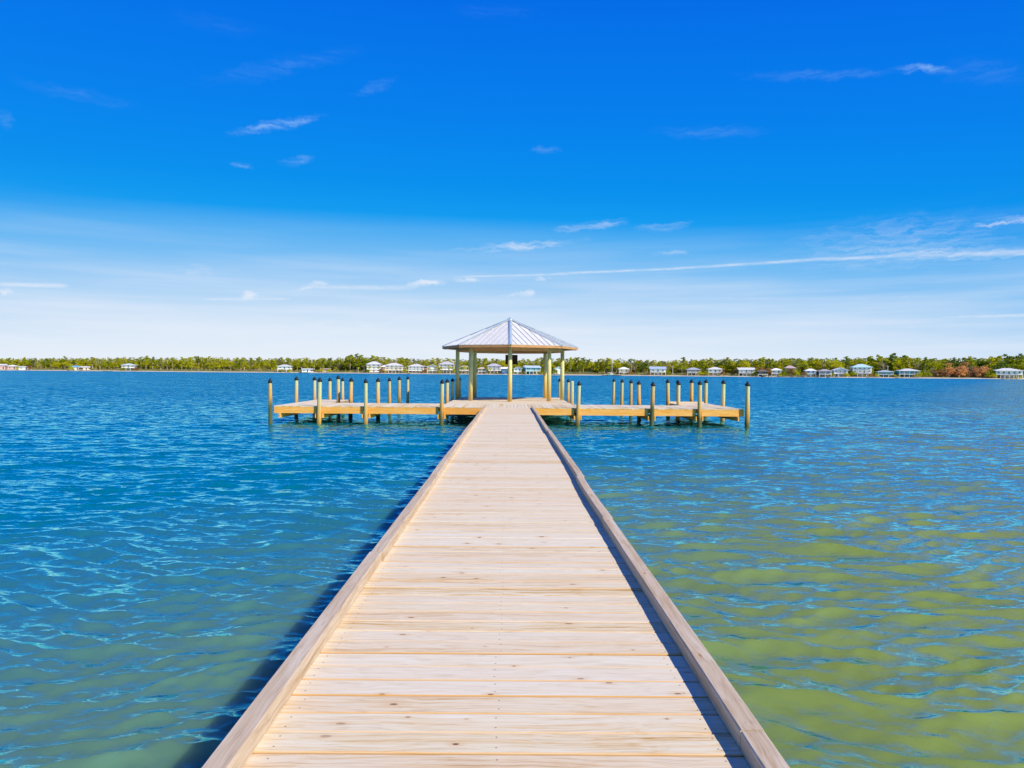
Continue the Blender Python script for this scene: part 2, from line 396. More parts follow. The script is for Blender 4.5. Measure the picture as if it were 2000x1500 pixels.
# ------------------------------------------------------------------ water
DECK_Z = 0.69
def wave_field(x, y, spacing):
    rs = np.random.RandomState(5)
    dx = np.zeros_like(x); dy = np.zeros_like(x); dz = np.zeros_like(x)
    # gentle domain warp so that crests wander and break up
    wx = x + 0.35 * np.sin(0.31 * y + 0.9 * np.sin(0.17 * x)) + 0.12 * np.sin(1.3 * x + 0.7 * y)
    wy = y + 0.45 * np.sin(0.27 * x + 1.1) + 0.22 * np.sin(0.9 * x - 0.33 * y) + 0.10 * np.sin(2.3 * x + 0.5 * y)
    lams = np.exp(rs.uniform(np.log(0.08), np.log(1.6), 120))
    for lam in lams:
        th = rs.normal(0, 0.30) + (0.10 if lam < 1 else -0.05)
        k = 2 * math.pi / lam
        kx, ky = k * math.sin(th), -k * math.cos(th)
        steep = 0.062 * (1.0 if lam > 0.18 else (lam / 0.18) ** 0.4) * (1.0 if lam < 0.26 else (0.26 / lam) ** 0.85)
        a = steep / k
        fade = np.clip((lam / np.maximum(spacing, 1e-6) - 2.2) / 2.0, 0, 1)
        ph = kx * wx + ky * wy + rs.uniform(0, 6.28)
        s_, c_ = np.sin(ph), np.cos(ph)
        dz += a * fade * c_
        q = 1.0
        dx -= q * a * fade * s_ * kx / k
        dy -= q * a * fade * s_ * ky / k
    gust = 0.9 + 0.22 * np.sin(0.11 * x + 0.07 * y) * np.sin(0.05 * y - 0.13 * x + 1)
    return x + dx * gust, y + dy * gust, dz * gust

def build_water():
    r = [1.2]
    while r[-1] < 12000:
        q = r[-1]
        r.append(q * (1.0052 if q < 30 else 1.0075 if q < 60 else 1.012 if q < 250 else 1.05 if q < 1500 else 1.25))
    r = np.array(r)
    a_in = np.arange(-54, 54.01, 0.115)
    a = np.radians(np.concatenate([np.linspace(-180, -56, 32), a_in, np.linspace(56, 180, 32)]))
    A, Rr = np.meshgrid(a, r)
    x = (Rr * np.sin(A)).ravel(); y = (Rr * np.cos(A)).ravel() - 0.0
    sp = np.maximum(np.gradient(Rr, axis=0), Rr * np.radians(0.115) * np.where(np.abs(A) > R(55), 35, 1)).ravel()
    X, Y_, Z = wave_field(x, y, sp)
    nr, na = Rr.shape
    co = np.stack([X, Y_, Z], 1)
    co = np.vstack([co, [[0, 0, 0]]])
    i = np.arange(nr - 1)[:, None] * na; j = np.arange(na - 1)[None, :]
    q = np.stack([i + j, i + j + 1, i + j + na + 1, i + j + na], -1).reshape(-1, 4)
    fan = np.stack([np.full(na - 1, nr * na), np.arange(1, na), np.arange(na - 1)], 1)
    me = bpy.data.meshes.new('water')
    nv = len(co); nl = q.size + fan.size; nf = len(q) + len(fan)
    me.vertices.add(nv); me.vertices.foreach_set('co', co.astype(np.float32).ravel())
    me.loops.add(nl); me.loops.foreach_set('vertex_index', np.concatenate([q.ravel(), fan.ravel()]).astype(np.int32))
    me.polygons.add(nf)
    ls = np.concatenate([np.arange(len(q)) * 4, q.size + np.arange(len(fan)) * 3]).astype(np.int32)
    me.polygons.foreach_set('loop_start', ls)
    me.polygons.foreach_set('use_smooth', np.ones(nf, dtype=bool))
    me.update(calc_edges=True)
    m, t, b = new_mat('bay_water')
    tc = N(t, 'ShaderNodeTexCoord')
    sp_ = N(t, 'ShaderNodeSeparateXYZ'); t.links.new(tc.outputs['Object'], sp_.inputs[0])
    nz = N(t, 'ShaderNodeTexNoise'); nz.inputs['Scale'].default_value = 0.12; nz.inputs['Detail'].default_value = 3
    t.links.new(tc.outputs['Object'], nz.inputs['Vector'])
    # the bottom shelves towards the near right: olive shallows there, blue-green deeper water elsewhere
    g = math_n(t, 'ADD', math_n(t, 'MULTIPLY', sp_.outputs[0], 0.052), math_n(t, 'MULTIPLY', sp_.outputs[1], -0.038))
    g = math_n(t, 'ADD', math_n(t, 'ADD', g, 0.62), math_n(t, 'MULTIPLY', math_n(t, 'SUBTRACT', nz.outputs[0], 0.5), 0.7))
    shal = N(t, 'ShaderNodeMapRange', interpolation_type='SMOOTHSTEP')
    t.links.new(g, shal.inputs[0]); shal.inputs[1].default_value = -0.1; shal.inputs[2].default_value = 0.9
    col = mix_n(t, shal.outputs[0], (0.0, 0.150, 0.200, 1), (0.235, 0.27, 0.0, 1))
    # wavelets too small for the mesh: slopes added straight to the normal; the farther away, the larger
    # the waves the mesh no longer resolves, so slope layers of growing size take over with distance
    geo = N(t, 'ShaderNodeNewGeometry')
    dist = N(t, 'ShaderNodeVectorMath', operation='LENGTH'); t.links.new(tc.outputs['Object'], dist.inputs[0])
    acc = geo.outputs['Normal']
    for (sx, sy, rot, amp, d0, d1, lo) in ((5.5, 24.0, 6, 0.46, 2, 10, 1.0), (2.0, 6.5, -8, 0.62, 9, 32, 0.05), (0.35, 1.3, 5, 0.34, 40, 120, 0.0)):
        mp = N(t, 'ShaderNodeMapping'); mp.inputs['Scale'].default_value = (sx, sy, 1.0); mp.inputs['Rotation'].default_value = (0, 0, R(rot))
        n1 = N(t, 'ShaderNodeTexNoise'); n1.inputs['Scale'].default_value = 1.0; n1.inputs['Detail'].default_value = 3; n1.inputs['Roughness'].default_value = 0.6
        t.links.new(tc.outputs['Object'], mp.inputs[0]); t.links.new(mp.outputs[0], n1.inputs['Vector'])
        cs = N(t, 'ShaderNodeVectorMath', operation='SUBTRACT'); t.links.new(n1.outputs['Color'], cs.inputs[0]); cs.inputs[1].default_value = (.5, .5, .5)
        cm = N(t, 'ShaderNodeVectorMath', operation='MULTIPLY'); t.links.new(cs.outputs[0], cm.inputs[0]); cm.inputs[1].default_value = (amp * 1.1, amp * 2.4, 0)
        fr = N(t, 'ShaderNodeMapRange'); t.links.new(dist.outputs['Value'], fr.inputs[0])
        fr.inputs[1].default_value = d0; fr.inputs[2].default_value = d1; fr.inputs[3].default_value = lo; fr.inputs[4].default_value = 1
        sc_ = N(t, 'ShaderNodeVectorMath', operation='SCALE'); t.links.new(cm.outputs[0], sc_.inputs[0]); t.links.new(fr.outputs[0], sc_.inputs['Scale'])
        ad = N(t, 'ShaderNodeVectorMath', operation='ADD'); t.links.new(acc, ad.inputs[0]); t.links.new(sc_.outputs[0], ad.inputs[1]); acc = ad.outputs[0]
    # tilt towards -Y added with distance, so far water reflects higher, bluer sky
    bi = N(t, 'ShaderNodeMapRange'); t.links.new(dist.outputs['Value'], bi.inputs[0])
    bi.inputs[1].default_value = 6; bi.inputs[2].default_value = 60; bi.inputs[3].default_value = -0.02; bi.inputs[4].default_value = -0.23
    bc = N(t, 'ShaderNodeCombineXYZ'); t.links.new(bi.outputs[0], bc.inputs[1])
    ab = N(t, 'ShaderNodeVectorMath', operation='ADD'); t.links.new(acc, ab.inputs[0]); t.links.new(bc.outputs[0], ab.inputs[1])
    mxx = N(t, 'ShaderNodeVectorMath', operation='MAXIMUM'); t.links.new(ab.outputs[0], mxx.inputs[0]); mxx.inputs[1].default_value = (-.45, -.50, .80)
    mnn = N(t, 'ShaderNodeVectorMath', operation='MINIMUM'); t.links.new(mxx.outputs[0], mnn.inputs[0]); mnn.inputs[1].default_value = (.45, .5, 1.2)
    nn = N(t, 'ShaderNodeVectorMath', operation='NORMALIZE'); t.links.new(mnn.outputs[0], nn.inputs[0])
    # sunlit turbid body under a surface whose reflections are boosted and tinted cyan
    sss = N(t, 'ShaderNodeSubsurfaceScattering', falloff='BURLEY'); t.links.new(col, sss.inputs['Color'])
    sss.inputs['Scale'].default_value = 0.30; sss.inputs['Radius'].default_value = (1, 1, 1)
    gl = N(t, 'ShaderNodeBsdfGlossy'); gl.inputs['Roughness'].default_value = 0.06; t.links.new(nn.outputs[0], gl.inputs['Normal'])
    frn = N(t, 'ShaderNodeFresnel'); frn.inputs['IOR'].default_value = 1.45; t.links.new(nn.outputs[0], frn.inputs['Normal'])
    mx = N(t, 'ShaderNodeMixShader'); t.links.new(math_n(t, 'MINIMUM', math_n(t, 'MULTIPLY', math_n(t, 'SUBTRACT', frn.outputs[0], 0.020), 2.25, clamp=True), 0.92), mx.inputs[0]); gl.inputs['Color'].default_value = (0.42, 1.0, 0.92, 1); t.links.new(sss.outputs[0], mx.inputs[1]); t.links.new(gl.outputs[0], mx.inputs[2])
    t.links.new(mx.outputs[0], t.nodes['Material Output'].inputs[0]); t.nodes.remove(b)
    me.materials.append(m)
    o = bpy.data.objects.new('water', me); COL.objects.link(o)
    tag(o, kind='structure')
build_water()

# ------------------------------------------------------------------ pilings
def piling_meshes(top, r=0.088):
    m = MB()
    zs = [-0.9, -0.3, 0.0, 0.3, 0.7, 1.1, top - 0.12, top - 0.05]
    m.lathe([(r * (1.04 - 0.035 * i), z) for i, z in enumerate(zs)], 14, wob=0.02)
    c = MB()
    rc = r * 0.96
    c.lathe([(rc, top - 0.10), (rc + 0.006, top - 0.04), (rc * 0.86, top - 0.015), (rc * 0.45, top + 0.035), (0.006, top + 0.075)], 14)
    return m, c

PROTO = []
for topz in (1.70, 1.67, 1.73):
    m, c = piling_meshes(topz)
    PROTO.append((m, c, topz))
_cache = {}
def piling(x, y, parent=None, dz=0.0, cap=True, name='piling', dark=False, lean=None):
    k = random.randrange(3)
    if k not in _cache:
        a = PROTO[k][0].build('piling', M_pile, smooth=True); b_ = PROTO[k][1].build('cap', M_cap, smooth=True)
        _cache[k] = (a.data, b_.data)
        bpy.data.objects.remove(a); bpy.data.objects.remove(b_)
    p = bpy.data.objects.new(name, _cache[k][0]); COL.objects.link(p)
    p.location = (x, y, dz); p.rotation_euler = (random.uniform(-.022, .022), random.uniform(-.022, .022), random.uniform(0, 6.28)); q_ = random.uniform(.9, 1.14); p.scale = (q_, q_, 1)
    if parent is not None: p.parent = parent
    if cap:
        c = bpy.data.objects.new('cap', _cache[k][1]); COL.objects.link(c); c.parent = p
    return p

# ------------------------------------------------------------------ pier (boardwalk)
PX0, PX1 = -0.988, 0.940
PY0, PY1 = -1.2, 26.30
pier = empty('boardwalk_pier', (0, 0, 0))
tag(pier, 'long straight pier of sun bleached cross planks with low timber curbs', 'pier')
m = MB()
y = PY0; pitch = 0.1452
phase = 0.0
while y < PY1 - 0.05:
    w = 0.1392 + random.uniform(-.0035, .0022)
    dz = random.uniform(-.0015, .0015); tw = random.uniform(-.0012, .0012)
    M4 = Matrix.Translation((0, y + w / 2, DECK_Z + dz)) @ Matrix.Rotation(tw, 4, 'Z') @ Matrix.Rotation(random.uniform(-.004, .004), 4, 'X')
    m.box(PX0 + 0.004 + random.uniform(-.003, .003), PX1 - 0.004 + random.uniform(-.003, .003), -w / 2, w / 2, -0.038, 0, 0.004, M4)
    y += pitch
m.build('plank_deck', M_deck_x, pier)
random.seed(12)
for side in (0, 1):
    y = PY0
    while y < PY1 - 0.3:
        L = random.choice((3.05, 3.66, 3.66, 2.44))
        y1 = min(y + L, PY1)
        if PY1 - y1 < 0.8: y1 = PY1
        x0 = PX0 if side == 0 else PX1 - 0.089
        a, b_ = random.uniform(-.012, .012), random.uniform(-.012, .012)
        if y < 0: a = b_ = 0.0
        cm = MB()
        vs = []
        n = 10
        bow = random.uniform(-.010, .010) if y > 2 else 0
        secs = []
        for i in range(n + 1):
            tt = i / n; yy = y + 0.003 + (y1 - y - 0.006) * tt
            o = a + (b_ - a) * tt + bow * math.sin(math.pi * tt)
            bv = 0.005
            z0, z1 = DECK_Z + 0.0025, DECK_Z + 0.072 + 0.002 * math.sin(5 * tt + side)
            secs += [(x0 + o, yy, z0), (x0 + 0.089 + o, yy, z0), (x0 + 0.089 + o, yy, z1 - bv), (x0 + 0.089 + o - bv, yy, z1), (x0 + o + bv, yy, z1), (x0 + o, yy, z1 - bv)]
        fs = []
        for i in range(n):
            for k in range(6):
                fs.append((i * 6 + k, i * 6 + (k + 1) % 6, i * 6 + 6 + (k + 1) % 6, i * 6 + 6 + k))
        fs.append((0, 5, 4, 3, 2, 1)); fs.append(tuple(n * 6 + k for k in range(6)))
        cm.add(secs, fs)
        cm.build('curb_beam', M_curb, pier)
        y = y1
for xs in (PX0 + 0.07, (PX0 + PX1) / 2, PX1 - 0.07):
    m = MB(); m.box(xs - 0.022, xs + 0.022, PY0, PY1, DECK_Z - 0.235, DECK_Z - 0.041); m.build('stringer', M_under, pier)
yy = 0.6
while yy < 25.5:
    m = MB(); m.box(PX0 + 0.02, PX1 - 0.02, yy - 0.13, yy - 0.09, DECK_Z - 0.43, DECK_Z - 0.238); m.build('cross_beam', M_beamx, pier)
    for xs in (PX0 + 0.20, PX1 - 0.20):
        m = MB(); m.lathe([(0.092, -0.9), (0.088, 0.1), (0.085, DECK_Z - 0.245)], 12, wob=0.015)
        o = m.build('support_piling', M_pile, pier, smooth=True, loc=(xs, yy, 0))
    yy += 2.75

# ------------------------------------------------------------------ cross platform
random.seed(31)
FY0, FY1 = 26.50, 29.30          # the arms, front to back
PLX = 2.72                       # half width of the gazebo platform
PLY1 = 37.3
ARM = 9.12
FING = 32.35
dock = empty('dock_platform', (0, FY0, 0))
tag(dock, 'wide T shaped dock with orange edge boards and black capped pilings around it', 'dock')
def dpart(mb, name, mat):
    o = mb.build(name, mat, dock); o.matrix_parent_inverse = Matrix.Translation((0, -FY0, 0)); return o
def planks_y(x0, x1, y0, y1, name, z=DECK_Z):
    m = MB(); x = x0
    while x < x1 - 0.02:
        w = min(0.139, x1 - x)
        d = random.uniform(-.002, .002)
        m.box(x, x + w, y0 - 0.02 + random.uniform(-.004, .004), y1, z - 0.038 + d, z + d, 0.004)
        x += 0.1452
    return dpart(m, name, M_deck_y)
def planks_x(x0, x1, y0, y1, name, z=DECK_Z):
    m = MB(); y = y0
    while y < y1 - 0.02:
        w = min(0.139, y1 - y)
        d = random.uniform(-.002, .002)
        m.box(x0 + random.uniform(-.004, .004), x1, y, y + w, z - 0.038 + d, z + d, 0.004)
        y += 0.1452
    return dpart(m, name, M_deck_x)
planks_y(-PLX, PLX, FY0, FY1, 'front_deck')
planks_y(PX0, PX1, FY0 - 0.19, FY0 - 0.022, 'threshold_deck')
planks_x(-PLX, PLX, FY1 + 0.01, PLY1, 'gazebo_deck')
planks_y(-ARM, -PLX - 0.01, FY0, FY1, 'arm_deck')
planks_y(PLX + 0.01, ARM, FY0, FY1, 'arm_deck')
planks_x(-ARM, -7.62, FY1 + 0.01, FING, 'finger_deck')
planks_x(7.42, ARM, FY1 + 0.01, FING - 0.5, 'finger_deck')
front_x = [-9.22, -7.35, -5.54, -2.62, 2.65, 5.52, 7.37, 9.22]
# edge boards, one per bay
def fascia(x0, x1, y, name='edge_board'):
    m = MB(); m.box(x0, x1, y - 0.038, y, DECK_Z - 0.285, DECK_Z - 0.041, 0.004); return dpart(m, name, M_fascia)
xs = [-ARM] + front_x[1:-1] + [ARM]
for a, b_ in zip(xs[:-1], xs[1:]):
    g0 = 0.0 if a == -ARM else 0.03
    g1 = 0.0 if b_ == ARM else 0.13
    if a < 0 < b_:
        fascia(a + g0, PX0 - 0.02, FY0 + 0.02); fascia(PX1 + 0.02, b_ - g1, FY0 + 0.02)
    else:
        fascia(a + g0, b_ - g1, FY0 + 0.02)
for a, b_ in ((-ARM + 1.6, -5.6), (-5.5, -PLX - .05), (PLX + .05, 5.5), (5.6, ARM - 1.75)):
    fascia(a, b_, FY1 + 0.0)
fascia(-PLX + .05, PLX - .05, PLY1 + 0.0)
fascia(-ARM, -7.64, FING + 0.05); fascia(7.44, ARM, FING - 0.45)
def fascia_y(x, y0, y1):
    m = MB(); m.box(x - 0.019, x + 0.019, y0, y1, DECK_Z - 0.285, DECK_Z - 0.041, 0.004)
    return dpart(m, 'edge_board', M_under)
fascia_y(-ARM + 0.03, FY0 + 0.03, FING); fascia_y(ARM - 0.03, FY0 + 0.03, FING - 0.5)
fascia_y(-7.66, FY1 + 0.04, FING); fascia_y(7.46, FY1 + 0.04, FING - 0.5)
fascia_y(-PLX + 0.03, FY1 + 0.04, PLY1 - .05); fascia_y(PLX - 0.03, FY1 + 0.04, PLY1 - .05)
# joists along x and cross beams along y clamped to the pilings
for yj in (27.4, 28.3):
    m = MB(); m.box(-ARM + .08, ARM - .08, yj - .02, yj + .02, DECK_Z - .235, DECK_Z - .042); dpart(m, 'joist', M_beamx)
for x in front_x:
    y1 = {0: FING, 7: FING - .5}.get(front_x.index(x), FY1 - 0.05)
    xx = max(min(x, ARM - .12), -ARM + .12) if abs(x) > 9 else x
    for s in (-1, 1):
        if abs(x) > 9 and s * x > 0: continue
        m = MB(); m.box(xx + s * 0.125 - 0.022, xx + s * 0.125 + 0.022, FY0 - 0.14, y1, DECK_Z - 0.46, DECK_Z - 0.289)
        dpart(m, 'cross_beam', M_fascia)
for yb in (31.0, 33.4, 36.6):
    m = MB(); m.box(-PLX + .08, PLX - .08, yb + .1, yb + .14, DECK_Z - .46, DECK_Z - .289); dpart(m, 'cross_beam', M_beamx)
# raised kick board along the back of the right finger
m = MB(); m.box(7.44, ARM - .05, FING - .60, FING - .52, DECK_Z + .003, DECK_Z + .06, .005); dpart(m, 'curb_beam', M_deck_x)

def dpile(x, y, **kw):
    p = piling(x, y, dock, **kw); p.matrix_parent_inverse = Matrix.Translation((0, -FY0, 0)); return p
for x in front_x: dpile(x, FY0 - 0.13)
for x, y, kw in [(-9.30, 29.8, {}), (-9.30, 32.6, {}), (-8.55, 32.55, {}), (-7.50, 30.0, dict(dz=.07)), (-7.95, 32.6, {}), (-6.85, 29.45, {}), (-5.66, 29.45, {}),
                 (-2.84, 31.0, {}), (-2.84, 33.9, {}), (-2.72, 37.45, {}),
                 (2.84, 30.9, dict(cap=False)), (2.84, 33.0, {}), (2.78, 37.45, {}), (5.62, 29.45, {}),
                 (9.30, 29.7, {}), (9.24, 32.1, {}), (7.30, 28.4 + 1.05, {}), (7.32, 31.4, {}), (7.92, 32.0, {}), (8.55, 32.0, {})]:
    dpile(x, y, **kw)
for y in (31.0, 33.5, 36.7):
    for x in (-0.9, 0.9):
        m = MB(); m.lathe([(0.092, -0.9), (0.086, DECK_Z - 0.30)], 12, wob=0.015)
        o = m.build('support_piling', M_pile, dock, smooth=True, loc=(x, y, 0)); o.matrix_parent_inverse = Matrix.Translation((0, -FY0, 0))

# free-standing mooring pilings behind the arms
mo = [(-5.50, 31.4, 'green-tinted', 'nearest behind the left arm of the dock'), (-5.50, 34.1, 'tan', 'second behind the left arm of the dock'), (-5.50, 36.9, 'dark-bottomed', 'farthest behind the left arm of the dock'),
      (5.55, 31.1, 'tan', 'nearest behind the right arm of the dock'), (5.55, 33.7, 'green-tinted', 'second behind the right arm of the dock'), (5.55, 36.4, 'slim', 'farthest behind the right arm of the dock')]
for x, y, c_, w in mo:
    p = piling(x, y, None, name='mooring_piling')
    tag(p, 'round mooring post with black cap, %s' % w, 'mooring post', 'mooring posts in the water behind the dock')

# ------------------------------------------------------------------ gazebo
random.seed(4)
GX, GY, PR, ER = 0.02, 34.4, 2.64, 3.43
gz = empty('gazebo', (GX, GY, DECK_Z))
tag(gz, 'open eight sided wooden gazebo with pale standing seam metal roof on round posts', 'gazebo')
EZ, AZ, BZ = 2.60, 4.02, 2.36
def ring(r, i, z=0.0):
    a = -math.pi / 2 + i * math.pi / 4
    return Vector((r * math.cos(a), r * math.sin(a), z))
for i in range(8):
    m = MB(); m.lathe([(0.105, -0.03), (0.10, 1.2), (0.095, BZ + 0.12)], 16, wob=0.012)
    p = ring(PR, i)
    m.build('post', M_post, gz, smooth=True, loc=(p.x, p.y, 0.03))
    a, b_ = ring(PR + 0.02, i, BZ + 0.13), ring(PR + 0.02, i + 1, BZ + 0.13)
    d = (b_ - a).normalized()
    m = MB(); m.bar(a + d * 0.06, b_ - d * 0.06, 0.09, 0.24); m.build('beam', M_beamx, gz)
    # fascia
    a, b_ = ring(ER - 0.03, i, EZ - 0.025), ring(ER - 0.03, i + 1, EZ - 0.025)
    d = (b_ - a).normalized()
    m = MB(); m.bar(a + d * 0.02, b_ - d * 0.02, 0.035, 0.13); m.build('eave_board', M_beamx, gz)
    # hip rafter
    m = MB(); m.bar(ring(ER - 0.12, i, EZ - 0.07), Vector((0, 0, AZ - 0.16)) + ring(0.12, i), 0.05, 0.12); m.build('rafter', M_under, gz)
    # ridge cap
    m = MB()
    a = ring(ER + 0.015, i, EZ + 0.055); t_ = Vector((0, 0, AZ + 0.045)) + ring(0.05, i)
    tg = Vector((-ring(1, i).y, ring(1, i).x, 0))
    w = 0.095
    nn = (t_ - a).cross(tg).normalized(); nn = nn if nn.z > 0 else -nn
    vs = [a - tg * w - nn * .035, a + nn * 0.012, a + tg * w - nn * .035, t_ - tg * w * .9 - nn * .03, t_ + nn * .012, t_ + tg * w * .9 - nn * .03]
    vs += [v - nn * 0.008 for v in vs]
    m.add(vs, [(0, 1, 4, 3), (1, 2, 5, 4), (6, 9, 10, 7), (7, 10, 11, 8), (0, 6, 7, 1), (1, 7, 8, 2), (3, 4, 10, 9), (4, 5, 11, 10), (0, 3, 9, 6), (2, 8, 11, 5)])
    m.build('ridge_cap', M_ridge, gz)
# roof: eight sloping sheets with raised seams, in one mesh; ceiling boards below
m = MB(); sf = MB(); sm_ = MB()
for i in range(8):
    a, b_ = ring(ER, i, EZ + 0.03), ring(ER, i + 1, EZ + 0.03)
    ap = Vector((0, 0, AZ))
    n_ = (b_ - a).cross(ap - a).normalized()
    n_ = n_ if n_.z > 0 else -n_
    vs = [a, b_, ap, a - n_ * .012, b_ - n_ * .012, ap - Vector((0, 0, .012))]
    m.add(vs, [(0, 1, 2), (3, 5, 4), (0, 3, 4, 1)])
    a2, b2, ap2 = a - n_ * 0.05 - ring(.06, i), b_ - n_ * 0.05 - ring(.06, i + 1), ap - Vector((0, 0, 0.07))
    sf.add([a2, b2, ap2], [(0, 2, 1)])
    L = (b_ - a).length; d = (b_ - a) / L; mid = (a + b_) / 2; run = ap - mid
    k = 0; step = 0.28
    q = step / 2
    while q < L / 2 - 0.05:
        for s in (-1, 1):
            f = 1 - q / (L / 2)
            p0 = mid + d * (q * s); p1 = p0 + run * f
            sm_.bar(p0 + n_ * .010, p1 + n_ * .010, 0.020, 0.024, up=n_)
        q += step
m.v += []
m.build('roof_sheet', M_roof, gz)
sm_.build('roof_seams', plain('seam_metal', (0.55, 0.58, 0.60), 0.42, 0.3, 0.05), gz)
sf.build('ceiling', M_soffit, gz)
m = MB(); m.lathe([(0.15, AZ + .0), (0.15, AZ + 0.03), (0.07, AZ + .085), (0.01, AZ + .115)], 8); m.build('roof_cap', M_ridge, gz)
# dark board fixed on the far post
pb = ring(PR, 4)
br = empty('notice_board', (GX + 0.08, GY + pb.y - 0.14, DECK_Z + 1.79))
tag(br, 'small square dark brown board fixed to the rear gazebo post below the roof', 'board')
m = MB(); m.box(-.30, .30, -.02, .02, .03, .49, .003); m.build('panel', M_board, br)
m = MB()
for q in ((-.33, .33, -.03, .03, 0, .03), (-.33, .33, -.03, .03, .49, .52), (-.33, -.30, -.03, .03, .03, .49), (.30, .33, -.03, .03, .03, .49)): m.box(*q)
m.build('frame', plain('board_frame', (0.05, 0.022, 0.014), .7), br)

# ------------------------------------------------------------------ far shore
def D(px): return 640.0 - 0.08 * px
def at(px, off=0.0):
    Y_ = D(px) + off
    return Vector(((px - 995) / F * Y_, Y_, 0))
def zat(py, px, Y_): return EYE + (727 + 0.008 * (px - 995) - py) / F * Y_
def land_z(off): return 0.02 if off <= 0 else min(1.5, 0.25 + off * 0.06)

def build_land():
    m = MB(); cols = list(range(-900, 2960, 12)); offs = [-2.0, 0.0, 2.5, 8, 20, 45, 100, 300, 2500]
    zs = [-0.3, 0.05, 0.30, 0.62, 1.0, 1.4, 1.6, 2.2, 3.0]
    rs = random.Random(3)
    j = [rs.uniform(-2.5, 2.5) for _ in cols]
    for i, px in enumerate(cols):
        for o_, z in zip(offs, zs):
            p = at(px, o_ + (j[i] + 3 * math.sin(px * .013) if o_ < 30 else 0))
            m.v.append((p.x, p.y, z + (rs.uniform(-.06, .06) if o_ > 0 else 0)))
    n = len(offs)
    for i in range(len(cols) - 1):
        for k in range(n - 1):
            m.f.append((i * n + k, i * n + n + k, i * n + n + k + 1, i * n + k + 1))
    mt, t, b = new_mat('shore_ground')
    tc = N(t, 'ShaderNodeTexCoord'); sp_ = N(t, 'ShaderNodeSeparateXYZ'); t.links.new(tc.outputs['Object'], sp_.inputs[0])
    nz = N(t, 'ShaderNodeTexNoise'); nz.inputs['Scale'].default_value = 0.06; nz.inputs['Detail'].default_value = 6
    t.links.new(tc.outputs['Object'], nz.inputs['Vector'])
    h = math_n(t, 'ADD', sp_.outputs[2], math_n(t, 'MULTIPLY', math_n(t, 'SUBTRACT', nz.outputs[0], .5), 0.9))
    c = ramp_n(t, h, [(0.30, (0.62, 0.52, 0.38, 1)), (0.60, (0.50, 0.40, 0.20, 1)), (0.85, (0.22, 0.22, 0.05, 1)), (1.0, (0.16, 0.18, 0.04, 1))])
    t.links.new(c, b.inputs['Base Color']); b.inputs['Roughness'].default_value = 0.95
    o = m.build('shore', mt, smooth=True); tag(o, kind='structure')
build_land()

# foliage materials
def leafmat(name, c0, c1, c2):
    m, t, b = new_mat(name)
    geo = N(t, 'ShaderNodeNewGeometry'); oi = N(t, 'ShaderNodeObjectInfo')
    v = math_n(t, 'ADD', math_n(t, 'MULTIPLY', geo.outputs['Random Per Island'], 0.55), math_n(t, 'MULTIPLY', oi.outputs['Random'], 0.45))
    c = ramp_n(t, v, [(0.1, lin(c0)), (0.5, lin(c1)), (0.9, lin(c2))])
    t.links.new(c, b.inputs['Base Color']); b.inputs['Roughness'].default_value = 0.8; b.inputs['Specular IOR Level'].default_value = 0.1
    tr = N(t, 'ShaderNodeBsdfTranslucent'); t.links.new(c, tr.inputs[0])
    mx = N(t, 'ShaderNodeMixShader'); mx.inputs[0].default_value = 0.5
    t.links.new(b.outputs[0], mx.inputs[1]); t.links.new(tr.outputs[0], mx.inputs[2])
    t.links.new(mx.outputs[0], t.nodes['Material Output'].inputs[0])
    return m
L_yel = leafmat('leaves_yellow_green', (0.42, 0.40, 0.01), (0.62, 0.60, 0.015), (0.75, 0.70, 0.04))
L_grn = leafmat('leaves_green', (0.20, 0.26, 0.01), (0.36, 0.40, 0.015), (0.52, 0.52, 0.03))
L_drk = leafmat('leaves_dark_green', (0.10, 0.17, 0.02), (0.19, 0.27, 0.03), (0.30, 0.36, 0.04))
L_brn = leafmat('leaves_brown', (0.30, 0.16, 0.05), (0.45, 0.25, 0.08), (0.55, 0.36, 0.12))
L_org = leafmat('leaves_orange', (0.55, 0.24, 0.08), (0.74, 0.38, 0.13), (0.80, 0.50, 0.20))
L_gry = leafmat('twigs_grey', (0.30, 0.25, 0.14), (0.42, 0.36, 0.20), (0.50, 0.46, 0.24))
M_bark = plain('bark', (0.58, 0.46, 0.32), 0.9, var=0.3, scale=1.5)

def leafquads(mb, c, rad, n, size, rs, flat=0.7):
    for _ in range(n):
        d = Vector((rs.gauss(0, 1), rs.gauss(0, 1), rs.gauss(0, 1) * flat)).normalized() * (rs.random() ** 0.4)
        p = Vector(c) + Vector((d.x * rad, d.y * rad, d.z * rad * flat))
        a = Vector((rs.gauss(0, 1), rs.gauss(0, 1), rs.gauss(0, .6))).normalized()
        b_ = a.cross(Vector((rs.gauss(0, 1), rs.gauss(0, 1), rs.gauss(0, 1)))).normalized()
        s = size * rs.uniform(.6, 1.3)
        mb.add([p - a * s - b_ * s * .5, p + a * s * .4 - b_ * s * .7, p + a * s + b_ * s * .3, p - a * s * .2 + b_ * s * .8], [(0, 1, 2, 3)])

